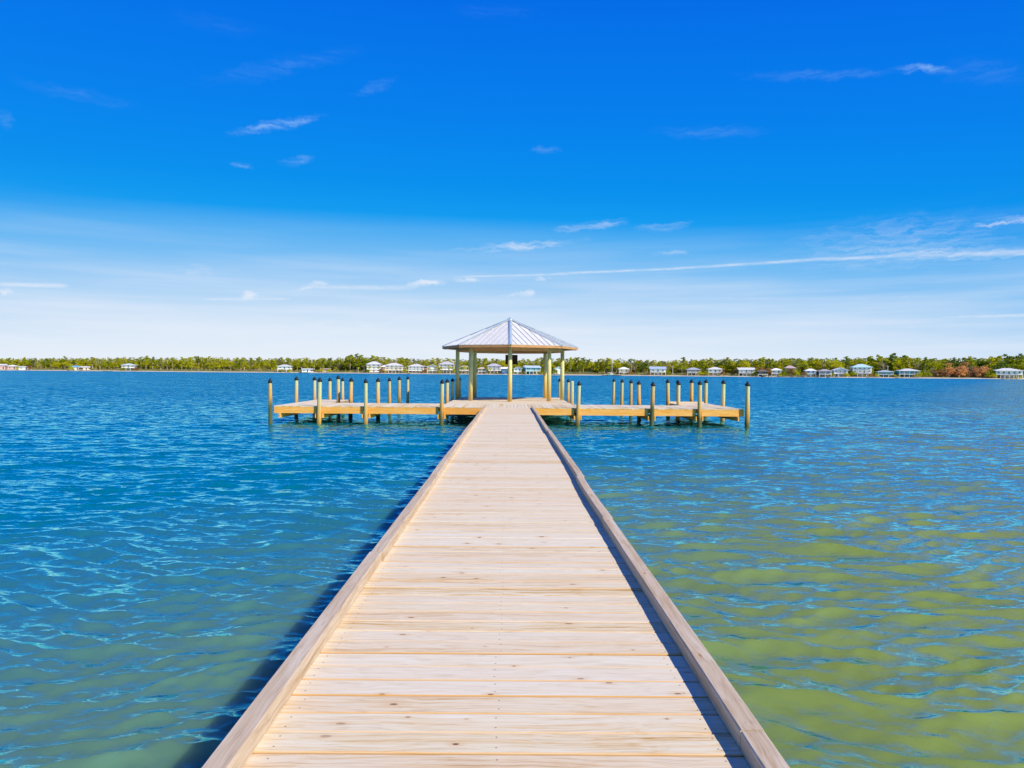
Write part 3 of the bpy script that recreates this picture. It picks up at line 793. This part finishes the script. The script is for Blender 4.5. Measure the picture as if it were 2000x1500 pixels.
def tree_mesh(kind, rs, H=1.0):
    """returns crown and trunk builders; the tree is about 12 m tall"""
    cr, tk = MB(), MB()
    if kind == 'pine':
        lean = rs.uniform(-.4, .4)
        pts = [(0, 0, 0), (lean * .3, 0, 4), (lean * .7, .1, 8), (lean, .2, 11.6)]
        tk.tube(pts, [.20, .16, .11, .04], 6)
        base = rs.uniform(2.6, 5.2)
        for k in range(15):
            z = base + (11.8 - base) * (k / 14.0); t_ = k / 14.0
            a = rs.uniform(0, 6.28); rr_ = rs.uniform(.2, 1.0) * (2.6 - 1.7 * t_)
            c = (lean * z / 11.6 + rr_ * math.cos(a), rr_ * math.sin(a), z)
            tk.tube([(lean * z / 11.6, 0, z - .5), c], [.05, .02], 4)
            leafquads(cr, c, rs.uniform(.75, 1.35) * (1.1 - .35 * t_), 30, .33, rs, .6)
    elif kind == 'oak':
        tk.tube([(0, 0, 0), (.1, 0, 2), (.2, 0, 4.5)], [.28, .22, .14], 6)
        for k in range(20):
            a = rs.uniform(0, 6.28); rr_ = rs.uniform(.3, 3.4)
            z = 3.2 + (1 - (rr_ / 3.8) ** 2) * rs.uniform(1.5, 6.0)
            c = (rr_ * math.cos(a), rr_ * math.sin(a), z)
            tk.tube([(.1, 0, 2.6), c], [.09, .02], 4)
            leafquads(cr, c, rs.uniform(1.0, 1.6), 34, .36, rs, .75)
    elif kind == 'bush':
        for k in range(3): tk.tube([(0, 0, 0), (rs.uniform(-1, 1), rs.uniform(-1, 1), 2.2)], [.12, .04], 5)
        for k in range(14):
            a = rs.uniform(0, 6.28); rr_ = rs.uniform(0, 2.4)
            c = (rr_ * math.cos(a), rr_ * math.sin(a), .8 + (1 - rr_ / 2.9) * rs.uniform(.6, 4.2))
            leafquads(cr, c, rs.uniform(.7, 1.15), 30, .30, rs, .8)
    elif kind == 'bare':
        tk.tube([(0, 0, 0), (.1, 0, 4), (.0, 0, 7.5)], [.16, .12, .05], 5)
        for k in range(22):
            a = rs.uniform(0, 6.28); z = rs.uniform(2.5, 7.5); rr_ = rs.uniform(.8, 2.2)
            c = (rr_ * math.cos(a), rr_ * math.sin(a), z + 1.2)
            tk.tube([(0, 0, z - .4), c], [.05, .015], 4)
            leafquads(cr, c, .8, 12, .22, rs, .8)
    elif kind == 'palm':
        tk.tube([(0, 0, 0), (.1, 0, 2.5), (.05, 0, 5.0)], [.20, .15, .13], 6)
        for k in range(26):
            a = rs.uniform(0, 6.28); up = rs.uniform(-.5, 1.1); L = rs.uniform(1.3, 1.9)
            d = Vector((math.cos(a), math.sin(a), 0)); sd_ = Vector((-d.y, d.x, 0))
            p = [Vector((.05, 0, 5.0)) + d * (L * s) + Vector((0, 0, up * L * s - 1.0 * L * s * s)) for s in (0, .35, .7, 1.0)]
            w = (.08, .30, .26, .04)
            vs = []
            for q, w_ in zip(p, w): vs += [q - sd_ * w_, q + sd_ * w_]
            cr.add(vs, [(0, 1, 3, 2), (2, 3, 5, 4), (4, 5, 7, 6)])
    return cr, tk

rs = random.Random(21)
TP = {}
for kind, n in (('pine', 5), ('oak', 4), ('bush', 3), ('bare', 3), ('palm', 2)):
    TP[kind] = []
    for _ in range(n):
        cr, tk = tree_mesh(kind, rs)
        a = cr.build('crown', L_grn); b_ = tk.build('trunk', M_bark)
        TP[kind].append((a.data, b_.data, cr, tk))
        bpy.data.objects.remove(a); bpy.data.objects.remove(b_)
MATCOPY = {}
def crown_data(me, mat):
    k = (me.name, mat.name)
    if k not in MATCOPY:
        c = me.copy(); c.materials.clear(); c.materials.append(mat); MATCOPY[k] = c
    return MATCOPY[k]
NOM = dict(pine=12.0, oak=9.6, bush=4.6, bare=9.2, palm=5.6)
def plant(kind, p, h, mat, name, label, cat, group, wid=1.0):
    d = rs.choice(TP[kind])
    root = empty(name, p, rs.uniform(0, 6.28))
    s = h / NOM[kind]
    root.scale = (s * wid, s * wid, s)
    c = bpy.data.objects.new('crown', crown_data(d[0], mat)); COL.objects.link(c); c.parent = root
    t_ = bpy.data.objects.new('trunk', d[1]); COL.objects.link(t_); t_.parent = root
    tag(root, label, cat, group)
    return root

PROF = [(-300, 698), (0, 698), (150, 698), (290, 697), (400, 696), (550, 698), (650, 697), (690, 693), (725, 694), (760, 698), (900, 700), (1000, 699), (1100, 698), (1300, 701), (1430, 698), (1500, 698),
        (1640, 697), (1742, 692), (1800, 698), (1880, 697), (1960, 695), (2000, 693), (2300, 694)]
def topy(px): return float(np.interp(px, [a for a, _ in PROF], [b for _, b in PROF]))

# the wood behind, one mass: nobody could count it
def build_wood():
    mats = [L_yel, L_grn, L_drk, L_gry]
    acc = {m_.name: [[], [], 0] for m_ in mats}; acc['bark'] = [[], [], 0]
    def arr(mb):
        return np.array([tuple(v) for v in mb.v], dtype=np.float64), mb.f
    cache = {}
    for kind in ('pine', 'oak', 'bush', 'bare'):
        for i, d in enumerate(TP[kind]):
            keep = d[2].f[::2]
            va = np.array([tuple(v) for v in d[2].v]).reshape(-1, 4, 3)[::2].reshape(-1, 3)
            cache[(kind, i)] = (va, np.array([tuple(v) for v in d[3].v]), d[3].f)
    r_ = random.Random(99)
    ob = {m_.name: [] for m_ in mats}
    bv, bf, bo = [], [], 0
    for row, (o0, o1, n) in enumerate(((58, 75, 380), (75, 100, 380), (100, 140, 360), (50, 110, 1350))):
        for k in range(n):
            px = -340 + (2340 + 340) * (k + r_.random()) / n
            off = r_.uniform(o0, o1)
            p = at(px, off); p.z = 1.3
            if not (-250 < px < 2260): pass
            H = (zat(topy(px), px, p.y) - 1.3) * r_.uniform(.72, .97)
            kind = r_.choice(['pine', 'pine', 'oak', 'oak', 'bare' if px < 1500 else 'oak'])
            if row == 3: kind = 'bush'; H = r_.uniform(5.5, 10.5)
            i = r_.randrange(len(TP[kind]))
            va, tv, tf = cache[(kind, i)]
            s = H / NOM[kind]; a = r_.uniform(0, 6.28); ca, sa = math.cos(a), math.sin(a)
            sw = s * {'pine': 1.6, 'oak': 1.25, 'bush': .9, 'bare': 1.2}[kind]
            M3 = np.array([[ca * sw, -sa * sw, 0], [sa * sw, ca * sw, 0], [0, 0, s]])
            dark = np.clip((px - 1100) / 900, 0, 1)
            q = r_.random()
            mat = (L_yel if q > .35 + .4 * dark else L_grn if q > .08 + .2 * dark else L_drk) if kind != 'bare' else L_gry
            ob[mat.name].append(va @ M3.T + np.array(p))
            w = tv @ M3.T + np.array(p)
            bv.append(w); bf += [tuple(x + bo for x in f) for f in tf]; bo += len(w)
    first = None
    me = bpy.data.meshes.new('wood')
    vs = []; idx = []
    allv = []
    mi = []
    n0 = 0
    for j, m_ in enumerate(mats):
        if not ob[m_.name]: continue
        v = np.concatenate(ob[m_.name]); allv.append(v); c = len(v) // 4; mi += [j] * c
    leaf = np.concatenate(allv); nq = len(leaf) // 4
    bvv = np.concatenate(bv)
    faces = np.arange(nq * 4).reshape(-1, 4).tolist() + [tuple(x + nq * 4 for x in f) for f in bf]
    me.from_pydata(np.concatenate([leaf, bvv]).tolist(), [], faces)
    for m_ in mats + [M_bark]: me.materials.append(m_)
    mi += [4] * len(bf)
    me.polygons.foreach_set('material_index', mi)
    o = bpy.data.objects.new('wood', me); COL.objects.link(o)
    tag(o, 'dense yellow green pine and oak wood stretching along the whole far shore', 'wood', kind='stuff')
    # undergrowth at the foot of the wood
    mb = MB()
    for k in range(2400):
        px = r_.uniform(-330, 2330); off = r_.uniform(22, 60); p = at(px, off); p.z = 1.0 + r_.uniform(0, .8)
        leafquads(mb, p, r_.uniform(1.2, 2.4), 16, .5, r_, .8)
    o = mb.build('scrub', leafmat('scrub_leaves', (0.40, 0.28, 0.14), (0.44, 0.38, 0.14), (0.46, 0.46, 0.10)))
    tag(o, 'low brown and green scrub at the foot of the far wood', 'scrub', kind='stuff')
build_wood()

# individual trees one can tell apart
def front_trees():
    lab = {
        'pine_y': ('pine', L_yel, 'pine_tree', 'yellow green pine with a ragged top standing at the front of the far wood', 'pine tree', 'yellow green pines along the far shore'),
        'pine_g': ('pine', L_grn, 'pine_tree', 'mid green pine rising from the far wood', 'pine tree', 'mid green pines along the far shore'),
        'pine_d': ('pine', L_drk, 'pine_tree', 'dark green pine rising above the right half of the far wood', 'pine tree', 'dark green pines on the right of the far shore'),
        'oak_y': ('oak', L_yel, 'oak_tree', 'rounded yellow green oak in front of the far wood', 'oak tree', 'yellow green oaks along the far shore'),
        'oak_g': ('oak', L_grn, 'oak_tree', 'rounded green oak in front of the far wood', 'oak tree', 'green oaks along the far shore'),
        'oak_d': ('oak', L_drk, 'oak_tree', 'rounded dark green oak on the right of the far shore', 'oak tree', 'dark green oaks on the right of the far shore'),
        'bare': ('bare', L_gry, 'bare_tree', 'greyish bare tree with thin branches at the edge of the far wood', 'bare tree', 'bare trees at the edge of the far wood')}
    n = 235
    for k in range(n):
        px = -40 + 2090 * (k + rs.random()) / n
        off = rs.uniform(42, 60)
        p = at(px, off); p.z = 1.25
        dark = max(0, min(1, (px - 1150) / 850))
        q = rs.random()
        if q < .20 - .15 * dark: key = 'bare'
        else:
            sp = 'oak' if rs.random() < .35 + .25 * dark else 'pine'
            c = rs.random()
            key = sp + ('_y' if c > .35 + .45 * dark else '_g' if (c > .35 * dark or px < 1100) else '_d')
            if 640 < px < 720: key = sp + '_g'
        kind, mat, nm, l_, ct, gr = lab[key]
        H = zat(topy(px) + rs.choice((0, 0, 1, 2, 3, 5)), px, p.y) - p.z
        if kind == 'oak': H *= rs.uniform(.62, .97)
        if kind == 'bare': H *= rs.uniform(.5, .8)
        plant(kind, p, H, mat, nm, l_, ct, gr, rs.uniform(1.1, 1.55))
    # a few that tower over the rest
    for px, ty, w, lb in ((696, 691, 1.4, 'tallest spreading green pine left of the big white houses'), (684, 693, 1.2, 'tall leaning green pine beside the tallest one left of the big white houses'),
                          (1745, 690, 1.3, 'tallest dark pine above the low teal house on the right'), (1968, 692, 1.3, 'tall dark pine behind the long white roofed house at the far right'),
                          (1992, 691, 1.2, 'tall dark pine at the right end of the shore'), (289, 695, 1.2, 'tall pine behind the white house on the left part of the shore'),
                          (1337, 698, 1.5, 'thin flat topped pine behind the grey verandah house'), (128, 696, 1.2, 'tall pine above the blue roofed cottage at the left')):
        p = at(px, 50); p.z = 1.25
        plant('pine', p, zat(ty, px, p.y) - p.z, L_drk if px > 1500 else L_grn, 'pine_tree', lb, 'pine tree', None, w)
    # rusty bushes on the right
    for k in range(32):
        px = 1816 + 118 * (k + rs.random()) / 32
        off = rs.uniform(10, 34); p = at(px, off); p.z = 1.0
        h = rs.uniform(5.0, 10.5) * (1.0 if 1835 < px < 1925 else .7)
        plant('bush', p, h, L_org if rs.random() < .5 else rs.choice((L_brn, L_brn, L_gry)), 'rusty_bush', 'rust orange bushy tree in the thicket left of the long white roofed house', 'bush', 'rust orange thicket on the right of the far shore', 1.1)
    for px, h in ((1545, 7), (1560, 6), (1535, 6), (1440, 8), (1447, 7), (1488, 8.5), (1497, 7.5), (1480, 6), (1502, 6.5), (1600, 6), (1664, 6), (1668, 5), (1708, 6), (1815, 6), (1805, 5), (1748, 5), (1942, 8), (1935, 6)):
        p = at(px, rs.uniform(6, 16)); p.z = .7
        plant('bush', p, h, L_brn if 1480 <= px <= 1502 or px in (1545, 1440) else L_grn, 'shore_bush', 'bushy %s shrub tree among the houses on the right of the shore' % ('brownish' if (1480 <= px <= 1502 or px in (1545, 1440)) else 'green'), 'bush',
              '%s shrubs among the right hand houses' % ('brownish' if (1480 <= px <= 1502 or px in (1545, 1440)) else 'green'))
    for px, h in ((741, 6), (748, 5), (792, 7), (797, 6), (838, 5), (852, 6), (858, 5), (862, 6), (878, 6.5), (884, 6), (893, 6.5), (902, 6), (908, 6.5), (915, 6), (938, 5), (950, 6), (957, 5), (992, 5), (700, 5), (722, 6)):
        p = at(px, rs.uniform(3, 7)); p.z = .55
        plant('palm', p, h, L_yel if rs.random() < .7 else L_grn, 'palm_tree', 'small palm standing in front of the cluster of big white houses', 'palm tree', 'palms before the cluster of white houses', 1.0)
front_trees()
def garden():
    r_ = random.Random(77)
    for px in (552, 566, 594, 612, 628, 643, 718, 745, 753, 790, 799, 829, 858, 890, 899, 921, 930, 951, 979, 998, 1021, 1056, 1063, 1082, 1208, 1230, 1266, 1303, 1340, 1369, 1380, 1413, 1476, 1527, 1531, 1556, 1570, 1596, 1627, 1655, 1703, 1713, 1750, 1797, 1941, 1995, 242, 268, 160, 140, 38, 62):
        p = at(px, r_.uniform(4, 9)); p.z = .6
        c_ = r_.choice((('yellow green', L_yel), ('green', L_grn), ('brownish', L_brn)))
        plant('bush', p, r_.uniform(2.6, 5.0), c_[1], 'garden_shrub', 'small %s shrub growing in front of the beach houses' % c_[0], 'shrub', '%s shrubs in front of the beach houses' % c_[0], 1.2)
garden()

# houses
HM = {}
def hm(c, rough=0.6):
    k = tuple(round(q, 3) for q in c)
    if k not in HM: HM[k] = plain('house_paint', c, rough, var=.06, scale=.4, spec=.08)
    return HM[k]
M_glass = plain('window_glass', (0.05, 0.07, 0.09), 0.15, var=.2, spec=.6)
M_wht = hm((.88, .86, .80))
def house(px, wpx, ty, by, label, wall, roof, rt='hip', stilts=True, floors=1, off=14, porch=True, rot=0.0, cat='house', name='beach_house'):
    p = at(px, off)
    w = wpx * p.y / F
    z0 = land_z(off)
    zt = zat(ty, px, p.y); H = max(zt - z0, 3.2)
    root = empty(name, (p.x, p.y, z0), rot - math.atan2(p.x, p.y) * 0.6)
    tag(root, label, cat)
    dep = w * .75
    zs = H * (.33 if floors == 1 else .25) if stilts else 0.15
    zr = H * (.26 if rt == 'hip' else .28)
    zw = H - zr
    hw, hd = w / 2 * .86, dep / 2
    wm, rm = hm(wall), hm(roof, .45)
    m = MB(); m.box(-hw, hw, -hd + (0.8 if porch else 0), hd, zs, zw); m.build('wall', wm, root)
    m = MB(); m.box(-hw - .35, hw + .35, -hd - .4, hd + .3, zs - .28, zs - .003); m.build('floor_deck', M_wht, root)
    if stilts:
        n = max(3, int(w / 2.6))
        for i in range(n):
            x = -hw + 2 * hw * i / (n - 1)
            m = MB(); m.box(x - .14, x + .14, -hd - .1, -hd + .2, -.4, zs - .283); m.build('stilt', M_wht, root)
            m = MB(); m.box(x - .14, x + .14, hd - .3, hd, -.4, zs - .283); m.build('stilt', M_wht, root)
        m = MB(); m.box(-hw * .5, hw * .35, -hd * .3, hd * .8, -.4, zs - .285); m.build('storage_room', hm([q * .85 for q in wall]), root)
    if porch:
        m = MB()
        n = max(3, int(w / 3.0))
        for i in range(n):
            x = -hw + 2 * hw * i / (n - 1)
            m.box(x - .09, x + .09, -hd - .2, -hd - .02, zs, zw)
        m.box(-hw, hw, -hd - .17, -hd - .1, zs + .95, zs + 1.05)
        q = -hw + .3
        while q < hw:
            m.box(q - .03, q + .03, -hd - .15, -hd - .11, zs, zs + .95); q += .45
        m.build('porch_rail', M_wht, root)
    yf = -hd + (0.8 if porch else 0)
    fh = (zw - zs) / floors
    nw = max(2, int(w / 3.4))
    for f in range(floors):
        for i in range(nw):
            x = -hw + 2 * hw * (i + .5) / nw
            zc = zs + fh * f + fh * .5
            if f == 0 and i == nw // 2:
                m = MB(); m.box(x - .5, x + .5, yf - .06, yf - .003, zs + .02, zs + min(2.1, fh * .85)); m.build('door', M_glass, root)
            else:
                m = MB(); m.box(x - .55, x + .55, yf - .06, yf - .003, zc - fh * .24, zc + fh * .26); wn_ = m.build('window', M_glass, root)
                m = MB()
                for bb in ((x - .65, x - .55), (x + .55, x + .65), (x - .04, x + .04)): m.box(bb[0], bb[1], yf - .10, yf - .063, zc - fh * .26, zc + fh * .28)
                m.build('frame', M_wht, wn_)
    if floors > 1:
        m = MB()
        for f in range(1, floors):
            z = zs + fh * f
            m.box(-hw - .2, hw + .2, -hd - .3, yf - .004, z - .2, z)
            m.box(-hw, hw, -hd - .2, -hd - .12, z + .9, z + 1.0)
            q = -hw
            while q < hw: m.box(q - .03, q + .03, -hd - .18, -hd - .14, z, z + .9); q += .5
        m.build('balcony', M_wht, root)
    m = MB()
    ow, od = hw + .9, hd + .9
    if rt == 'hip':
        rl = max(0.2, ow - od * .9)
        vs = [(-ow, -od, zw), (ow, -od, zw), (ow, od, zw), (-ow, od, zw), (-rl, 0, H), (rl, 0, H)]
        m.add(vs, [(0, 1, 5, 4), (1, 2, 5), (2, 3, 4, 5), (3, 0, 4), (3, 2, 1, 0)])
        m.box(-ow - .02, ow + .02, -od - .02, od + .02, zw - .22, zw - .003)
    elif rt == 'gablex':       # ridge runs along x: the long slope faces the water
        vs = [(-ow, -od, zw), (ow, -od, zw), (ow, od, zw), (-ow, od, zw), (-ow, 0, H), (ow, 0, H)]
        m.add(vs, [(0, 1, 5, 4), (1, 2, 5), (2, 3, 4, 5), (3, 0, 4), (3, 2, 1, 0)])
    elif rt == 'gabley':       # gable end faces the water
        vs = [(-ow, -od, zw), (ow, -od, zw), (ow, od, zw), (-ow, od, zw), (0, -od, H), (0, od, H)]
        t_ = .3
        m.add([(-ow, -od, zw), (0, -od, H), (0, od, H), (-ow, od, zw), (-ow, -od, zw - t_), (0, -od, H - t_), (0, od, H - t_), (-ow, od, zw - t_)],
              [(0, 1, 2, 3), (7, 6, 5, 4), (0, 4, 5, 1), (3, 2, 6, 7), (0, 3, 7, 4)])
        m.add([(ow, -od, zw), (0, -od, H), (0, od, H), (ow, od, zw), (ow, -od, zw - t_), (0, -od, H - t_), (0, od, H - t_), (ow, od, zw - t_)],
              [(3, 2, 1, 0), (4, 5, 6, 7), (1, 5, 4, 0), (7, 6, 2, 3), (4, 7, 3, 0)])
    m.build('roof', rm, root)
    if rt == 'gabley':
        m = MB()
        for yy in (-hd + (.82 if porch else .02), hd - .02):
            zg = zw + (H - zw) * hw / ow * .96
            m.add([(-hw, yy, zw - .002), (hw, yy, zw - .002), (0, yy, zg), (-hw, yy + .1, zw - .002), (hw, yy + .1, zw - .002), (0, yy + .1, zg)], [(0, 1, 2), (5, 4, 3), (0, 2, 5, 3), (1, 4, 5, 2)])
        m.build('gable', wm, root)
    return root

W = (.86, .84, .78); CR = (.82, .70, .50); PK = (.62, .40, .34); BL = (.30, .42, .60); TL = (.10, .42, .48); GR = (.42, .43, .48); LG = (.64, .62, .60); TA = (.50, .38, .28)
house(7, 15, 711, 722, 'low pink walled house at the far left end of the shore', PK, LG, 'gablex', False, 1, 12, False)
house(28, 17, 713, 722, 'reddish pink cottage with pale roof, second from the left end of the shore', PK, W, 'hip', False, 1, 14, False)
house(51, 19, 716, 722, 'low white bungalow near the left end of the shore', W, LG, 'gablex', False, 1, 10, False)
house(150, 19, 714, 722, 'small white cottage with a blue roof in the left part of the shore', W, (.20, .45, .62), 'hip', False, 1, 12, False)
house(168, 16, 716, 722, 'small cream cottage right of the blue roofed cottage', CR, W, 'gablex', False, 1, 14, False)
house(254, 26, 710, 721, 'white house with a pale greenish roof standing alone among trees on the left', W, (.55, .62, .60), 'hip', True, 1, 24)
house(557, 28, 712, 725, 'white beach house with grey hip roof left of the tallest pine', W, LG, 'hip', True, 1, 14)
house(602, 24, 720, 725, 'low white boathouse with a flat looking roof left of the tallest pine', W, (.7, .66, .58), 'gablex', False, 1, 8, False)
house(635, 17, 720, 726, 'low pinkish cottage hidden below the tallest pine', PK, TA, 'gablex', False, 1, 12, False)
house(731, 30, 706, 730, 'tall white three storey house at the left of the big white houses', W, (.66, .66, .72), 'hip', False, 3, 16)
house(770, 38, 709, 730, 'large cream two storey house with white roof and many windows', CR, (.72, .68, .66), 'hip', True, 2, 14)
house(813, 33, 711, 731, 'large white house with a low hip roof and shaded ground floor', W, (.70, .66, .62), 'hip', True, 2, 12)
house(845, 22, 712, 731, 'narrow white two storey gabled house left of the lilac roofed house', W, (.66, .66, .70), 'gabley', True, 2, 15)
house(873, 33, 706, 731, 'big house with a high lilac grey hip roof just left of the gazebo', W, (.56, .53, .55), 'hip', True, 2, 18)
house(907, 24, 714, 731, 'cream house with tan roof seen between the left gazebo posts', CR, (.56, .46, .36), 'hip', True, 1, 12)
house(941, 17, 717, 731, 'small house with tan roof and dark lower floor seen through the gazebo', (.35, .28, .34), (.62, .50, .36), 'hip', True, 1, 9)
house(965, 30, 710, 731, 'white two storey house with lilac grey roof seen through the gazebo', W, (.54, .51, .56), 'hip', True, 2, 20)
house(987, 16, 717, 731, 'deep blue walled cottage beside the middle gazebo post', (.06, .20, .40), W, 'gablex', False, 1, 9, False)
house(1011, 17, 716, 731, 'small white cottage just right of the middle gazebo post', W, LG, 'gabley', True, 1, 9)
house(1038, 33, 714, 732, 'teal walled house on stilts with long pale blue metal roof', TL, (.50, .62, .70), 'gablex', True, 1, 12, True, .25)
house(1091, 19, 716, 732, 'white cottage with pointed gable seen between the right gazebo posts', W, W, 'gabley', False, 1, 12, False)
house(1218, 21, 717, 733, 'cream beach house with white hip roof standing alone right of the gazebo', CR, W, 'hip', True, 1, 10)
house(1284, 33, 716, 733, 'wide beach house on stilts with blue grey metal roof', W, (.44, .52, .64), 'gablex', True, 1, 12)
house(1354, 27, 718, 733, 'grey hip roofed beach house with an open shaded verandah', (.40, .34, .36), (.46, .46, .52), 'hip', True, 1, 12)
house(1396, 30, 717, 734, 'cream roofed white beach house on tall stilts', W, (.74, .70, .64), 'hip', True, 1, 12)
house(1457, 33, 718, 735, 'plain white two storey beach house with flat eaves', W, (.72, .70, .66), 'gablex', True, 1, 12)
house(1516, 20, 719, 735, 'small white beach house left of the brown roofed house', W, W, 'hip', True, 1, 10)
house(1543, 22, 714, 734, 'tan walled house with brownish pink roof half hidden by shrubs', TA, (.56, .42, .38), 'hip', True, 1, 26)
house(1583, 21, 720, 735, 'white cottage with lilac side and white hip roof', (.66, .62, .70), W, 'hip', True, 1, 9)
house(1611, 25, 721, 736, 'grey weathered beach house with dark open ground floor', (.34, .34, .38), (.44, .40, .40), 'hip', True, 1, 8)
house(1641, 28, 718, 735, 'white beach house with lilac gabled front', (.66, .64, .72), W, 'gabley', True, 1, 11)
house(1682, 38, 711, 735, 'tall two storey white house with pale teal pyramid roof and balconies', W, (.48, .70, .72), 'hip', True, 2, 16)
house(1729, 30, 723, 735, 'low teal walled beach house behind a small pole', TL, (.40, .50, .50), 'hip', True, 1, 12)
house(1774, 40, 720, 735, 'wide white roofed beach house with teal end on stilts', TL, (.72, .70, .66), 'hip', True, 1, 12)
house(1968, 50, 719, 738, 'long white roofed beach house on stilts at the far right end', W, (.76, .74, .70), 'hip', True, 1, 11)
house(2060, 34, 719, 739, 'white beach house beyond the right edge of the shore', W, LG, 'hip', True, 1, 12)

house(752, 15, 713, 729, 'narrow terracotta walled house behind the two biggest white houses at left', (.66, .36, .22), W, 'hip', False, 2, 32, False)
house(793, 18, 715, 730, 'small tan house half hidden by palms between two large white houses', TA, (.60, .50, .42), 'hip', True, 1, 26)
house(829, 16, 714, 730, 'small pinkish gabled house set back between the white houses', PK, W, 'gabley', False, 1, 28, False)
house(921, 15, 718, 731, 'low cream cottage beside the cream house seen through the gazebo', CR, W, 'gablex', False, 1, 16, False)
# boathouse, small jetties, poles, moored boat
def jetty(px, Ln, label, rot=0.0, wd=1.6):
    p = at(px, 0); r_ = empty('jetty', (p.x, p.y, 0), rot)
    tag(r_, label, 'jetty')
    m = MB(); m.box(-wd / 2, wd / 2, -Ln, 3, .85, 1.0); m.build('deck', M_deck_x, r_)
    k = 0.5
    while k < Ln:
        for s in (-1, 1):
            m = MB(); m.lathe([(.12, -.6), (.11, 1.25)], 8, (s * wd / 2, -k, 0)); m.build('piling', M_pile, r_)
        k += 6
for px, L_, lb, wd in ((1492, 22, 'grey wooden jetty below the dark boathouse', 2.2), (1622, 14, 'short jetty before the grey weathered house', 1.6), (1560, 12, 'short jetty before the brown roofed house', 1.6), (1700, 14, 'short jetty before the teal pyramid roofed house', 1.6),
                       (1755, 12, 'short jetty left of the wide house with the teal end', 1.6), (1965, 14, 'pale jetty before the long house at the far right', 1.8), (800, 10, 'short jetty before the cluster of big white houses', 1.6),
                       (212, 16, 'low pale jetty on the left part of the shore', 9.0), (1196, 8, 'pale landing stage left of the cream house', 16.0)):
    jetty(px, L_, lb, 0, wd)
house(1489, 20, 722, 736, 'dark brown boathouse among brown shrubs at the water edge', (.12, .08, .05), (.20, .16, .12), 'hip', True, 1, 4, False, name='boathouse', cat='boathouse')
def pole(px, off, ty, label):
    p = at(px, off); z0 = land_z(off); h = zat(ty, px, p.y) - z0
    r_ = empty('utility_pole', (p.x, p.y, z0)); tag(r_, label, 'pole')
    m = MB(); m.lathe([(.26, -.3), (.20, h)], 8); m.build('shaft', plain('pole_wood', (.60, .52, .40), .8), r_)
    m = MB(); m.box(-1.1, 1.1, -.06, .06, h - .9, h - .7); m.build('crossarm', plain('arm_wood', (.40, .33, .25), .8), r_)
pole(1314, 14, 714, 'pale utility pole standing between the blue grey roofed house and the verandah house')
pole(1735, 16, 714, 'slim utility pole rising above the low teal house')
p = at(1194, -4)
sb = empty('sailboat', (p.x, p.y, 0), .5)
tag(sb, 'small white sailboat with bare mast moored left of the cream house', 'sailboat')
m = MB()
secs = []
for s_, (x, w_, k_) in enumerate(((-4, .7, .0), (-2.5, 1.2, -.3), (0, 1.4, -.4), (2.5, 1.0, -.3), (4.4, .06, .1))):
    secs += [(x, -w_, 1.0), (x, -w_ * .7, k_), (x, w_ * .7, k_), (x, w_, 1.0)]
fs = [(i * 4 + k, i * 4 + k + 1, i * 4 + 5 + k, i * 4 + 4 + k) for i in range(4) for k in range(3)] + [(i * 4 + 3, i * 4, i * 4 + 4, i * 4 + 7) for i in range(4)] + [(0, 3, 2, 1)]
m.add(secs, fs); m.build('hull', M_wht, sb)
m = MB(); m.box(-1.8, 1.4, -.7, .7, 1.003, 1.55, .1); m.build('cabin', hm((.6, .62, .66)), sb)
m = MB(); m.lathe([(.13, 1.0), (.09, 9.6)], 8, (.6, 0, 0)); m.build('mast', M_wht, sb)
m = MB(); m.bar((.6, 0, 2.2), (-3.2, 0, 2.2), .16, .2); m.build('boom', M_wht, sb)
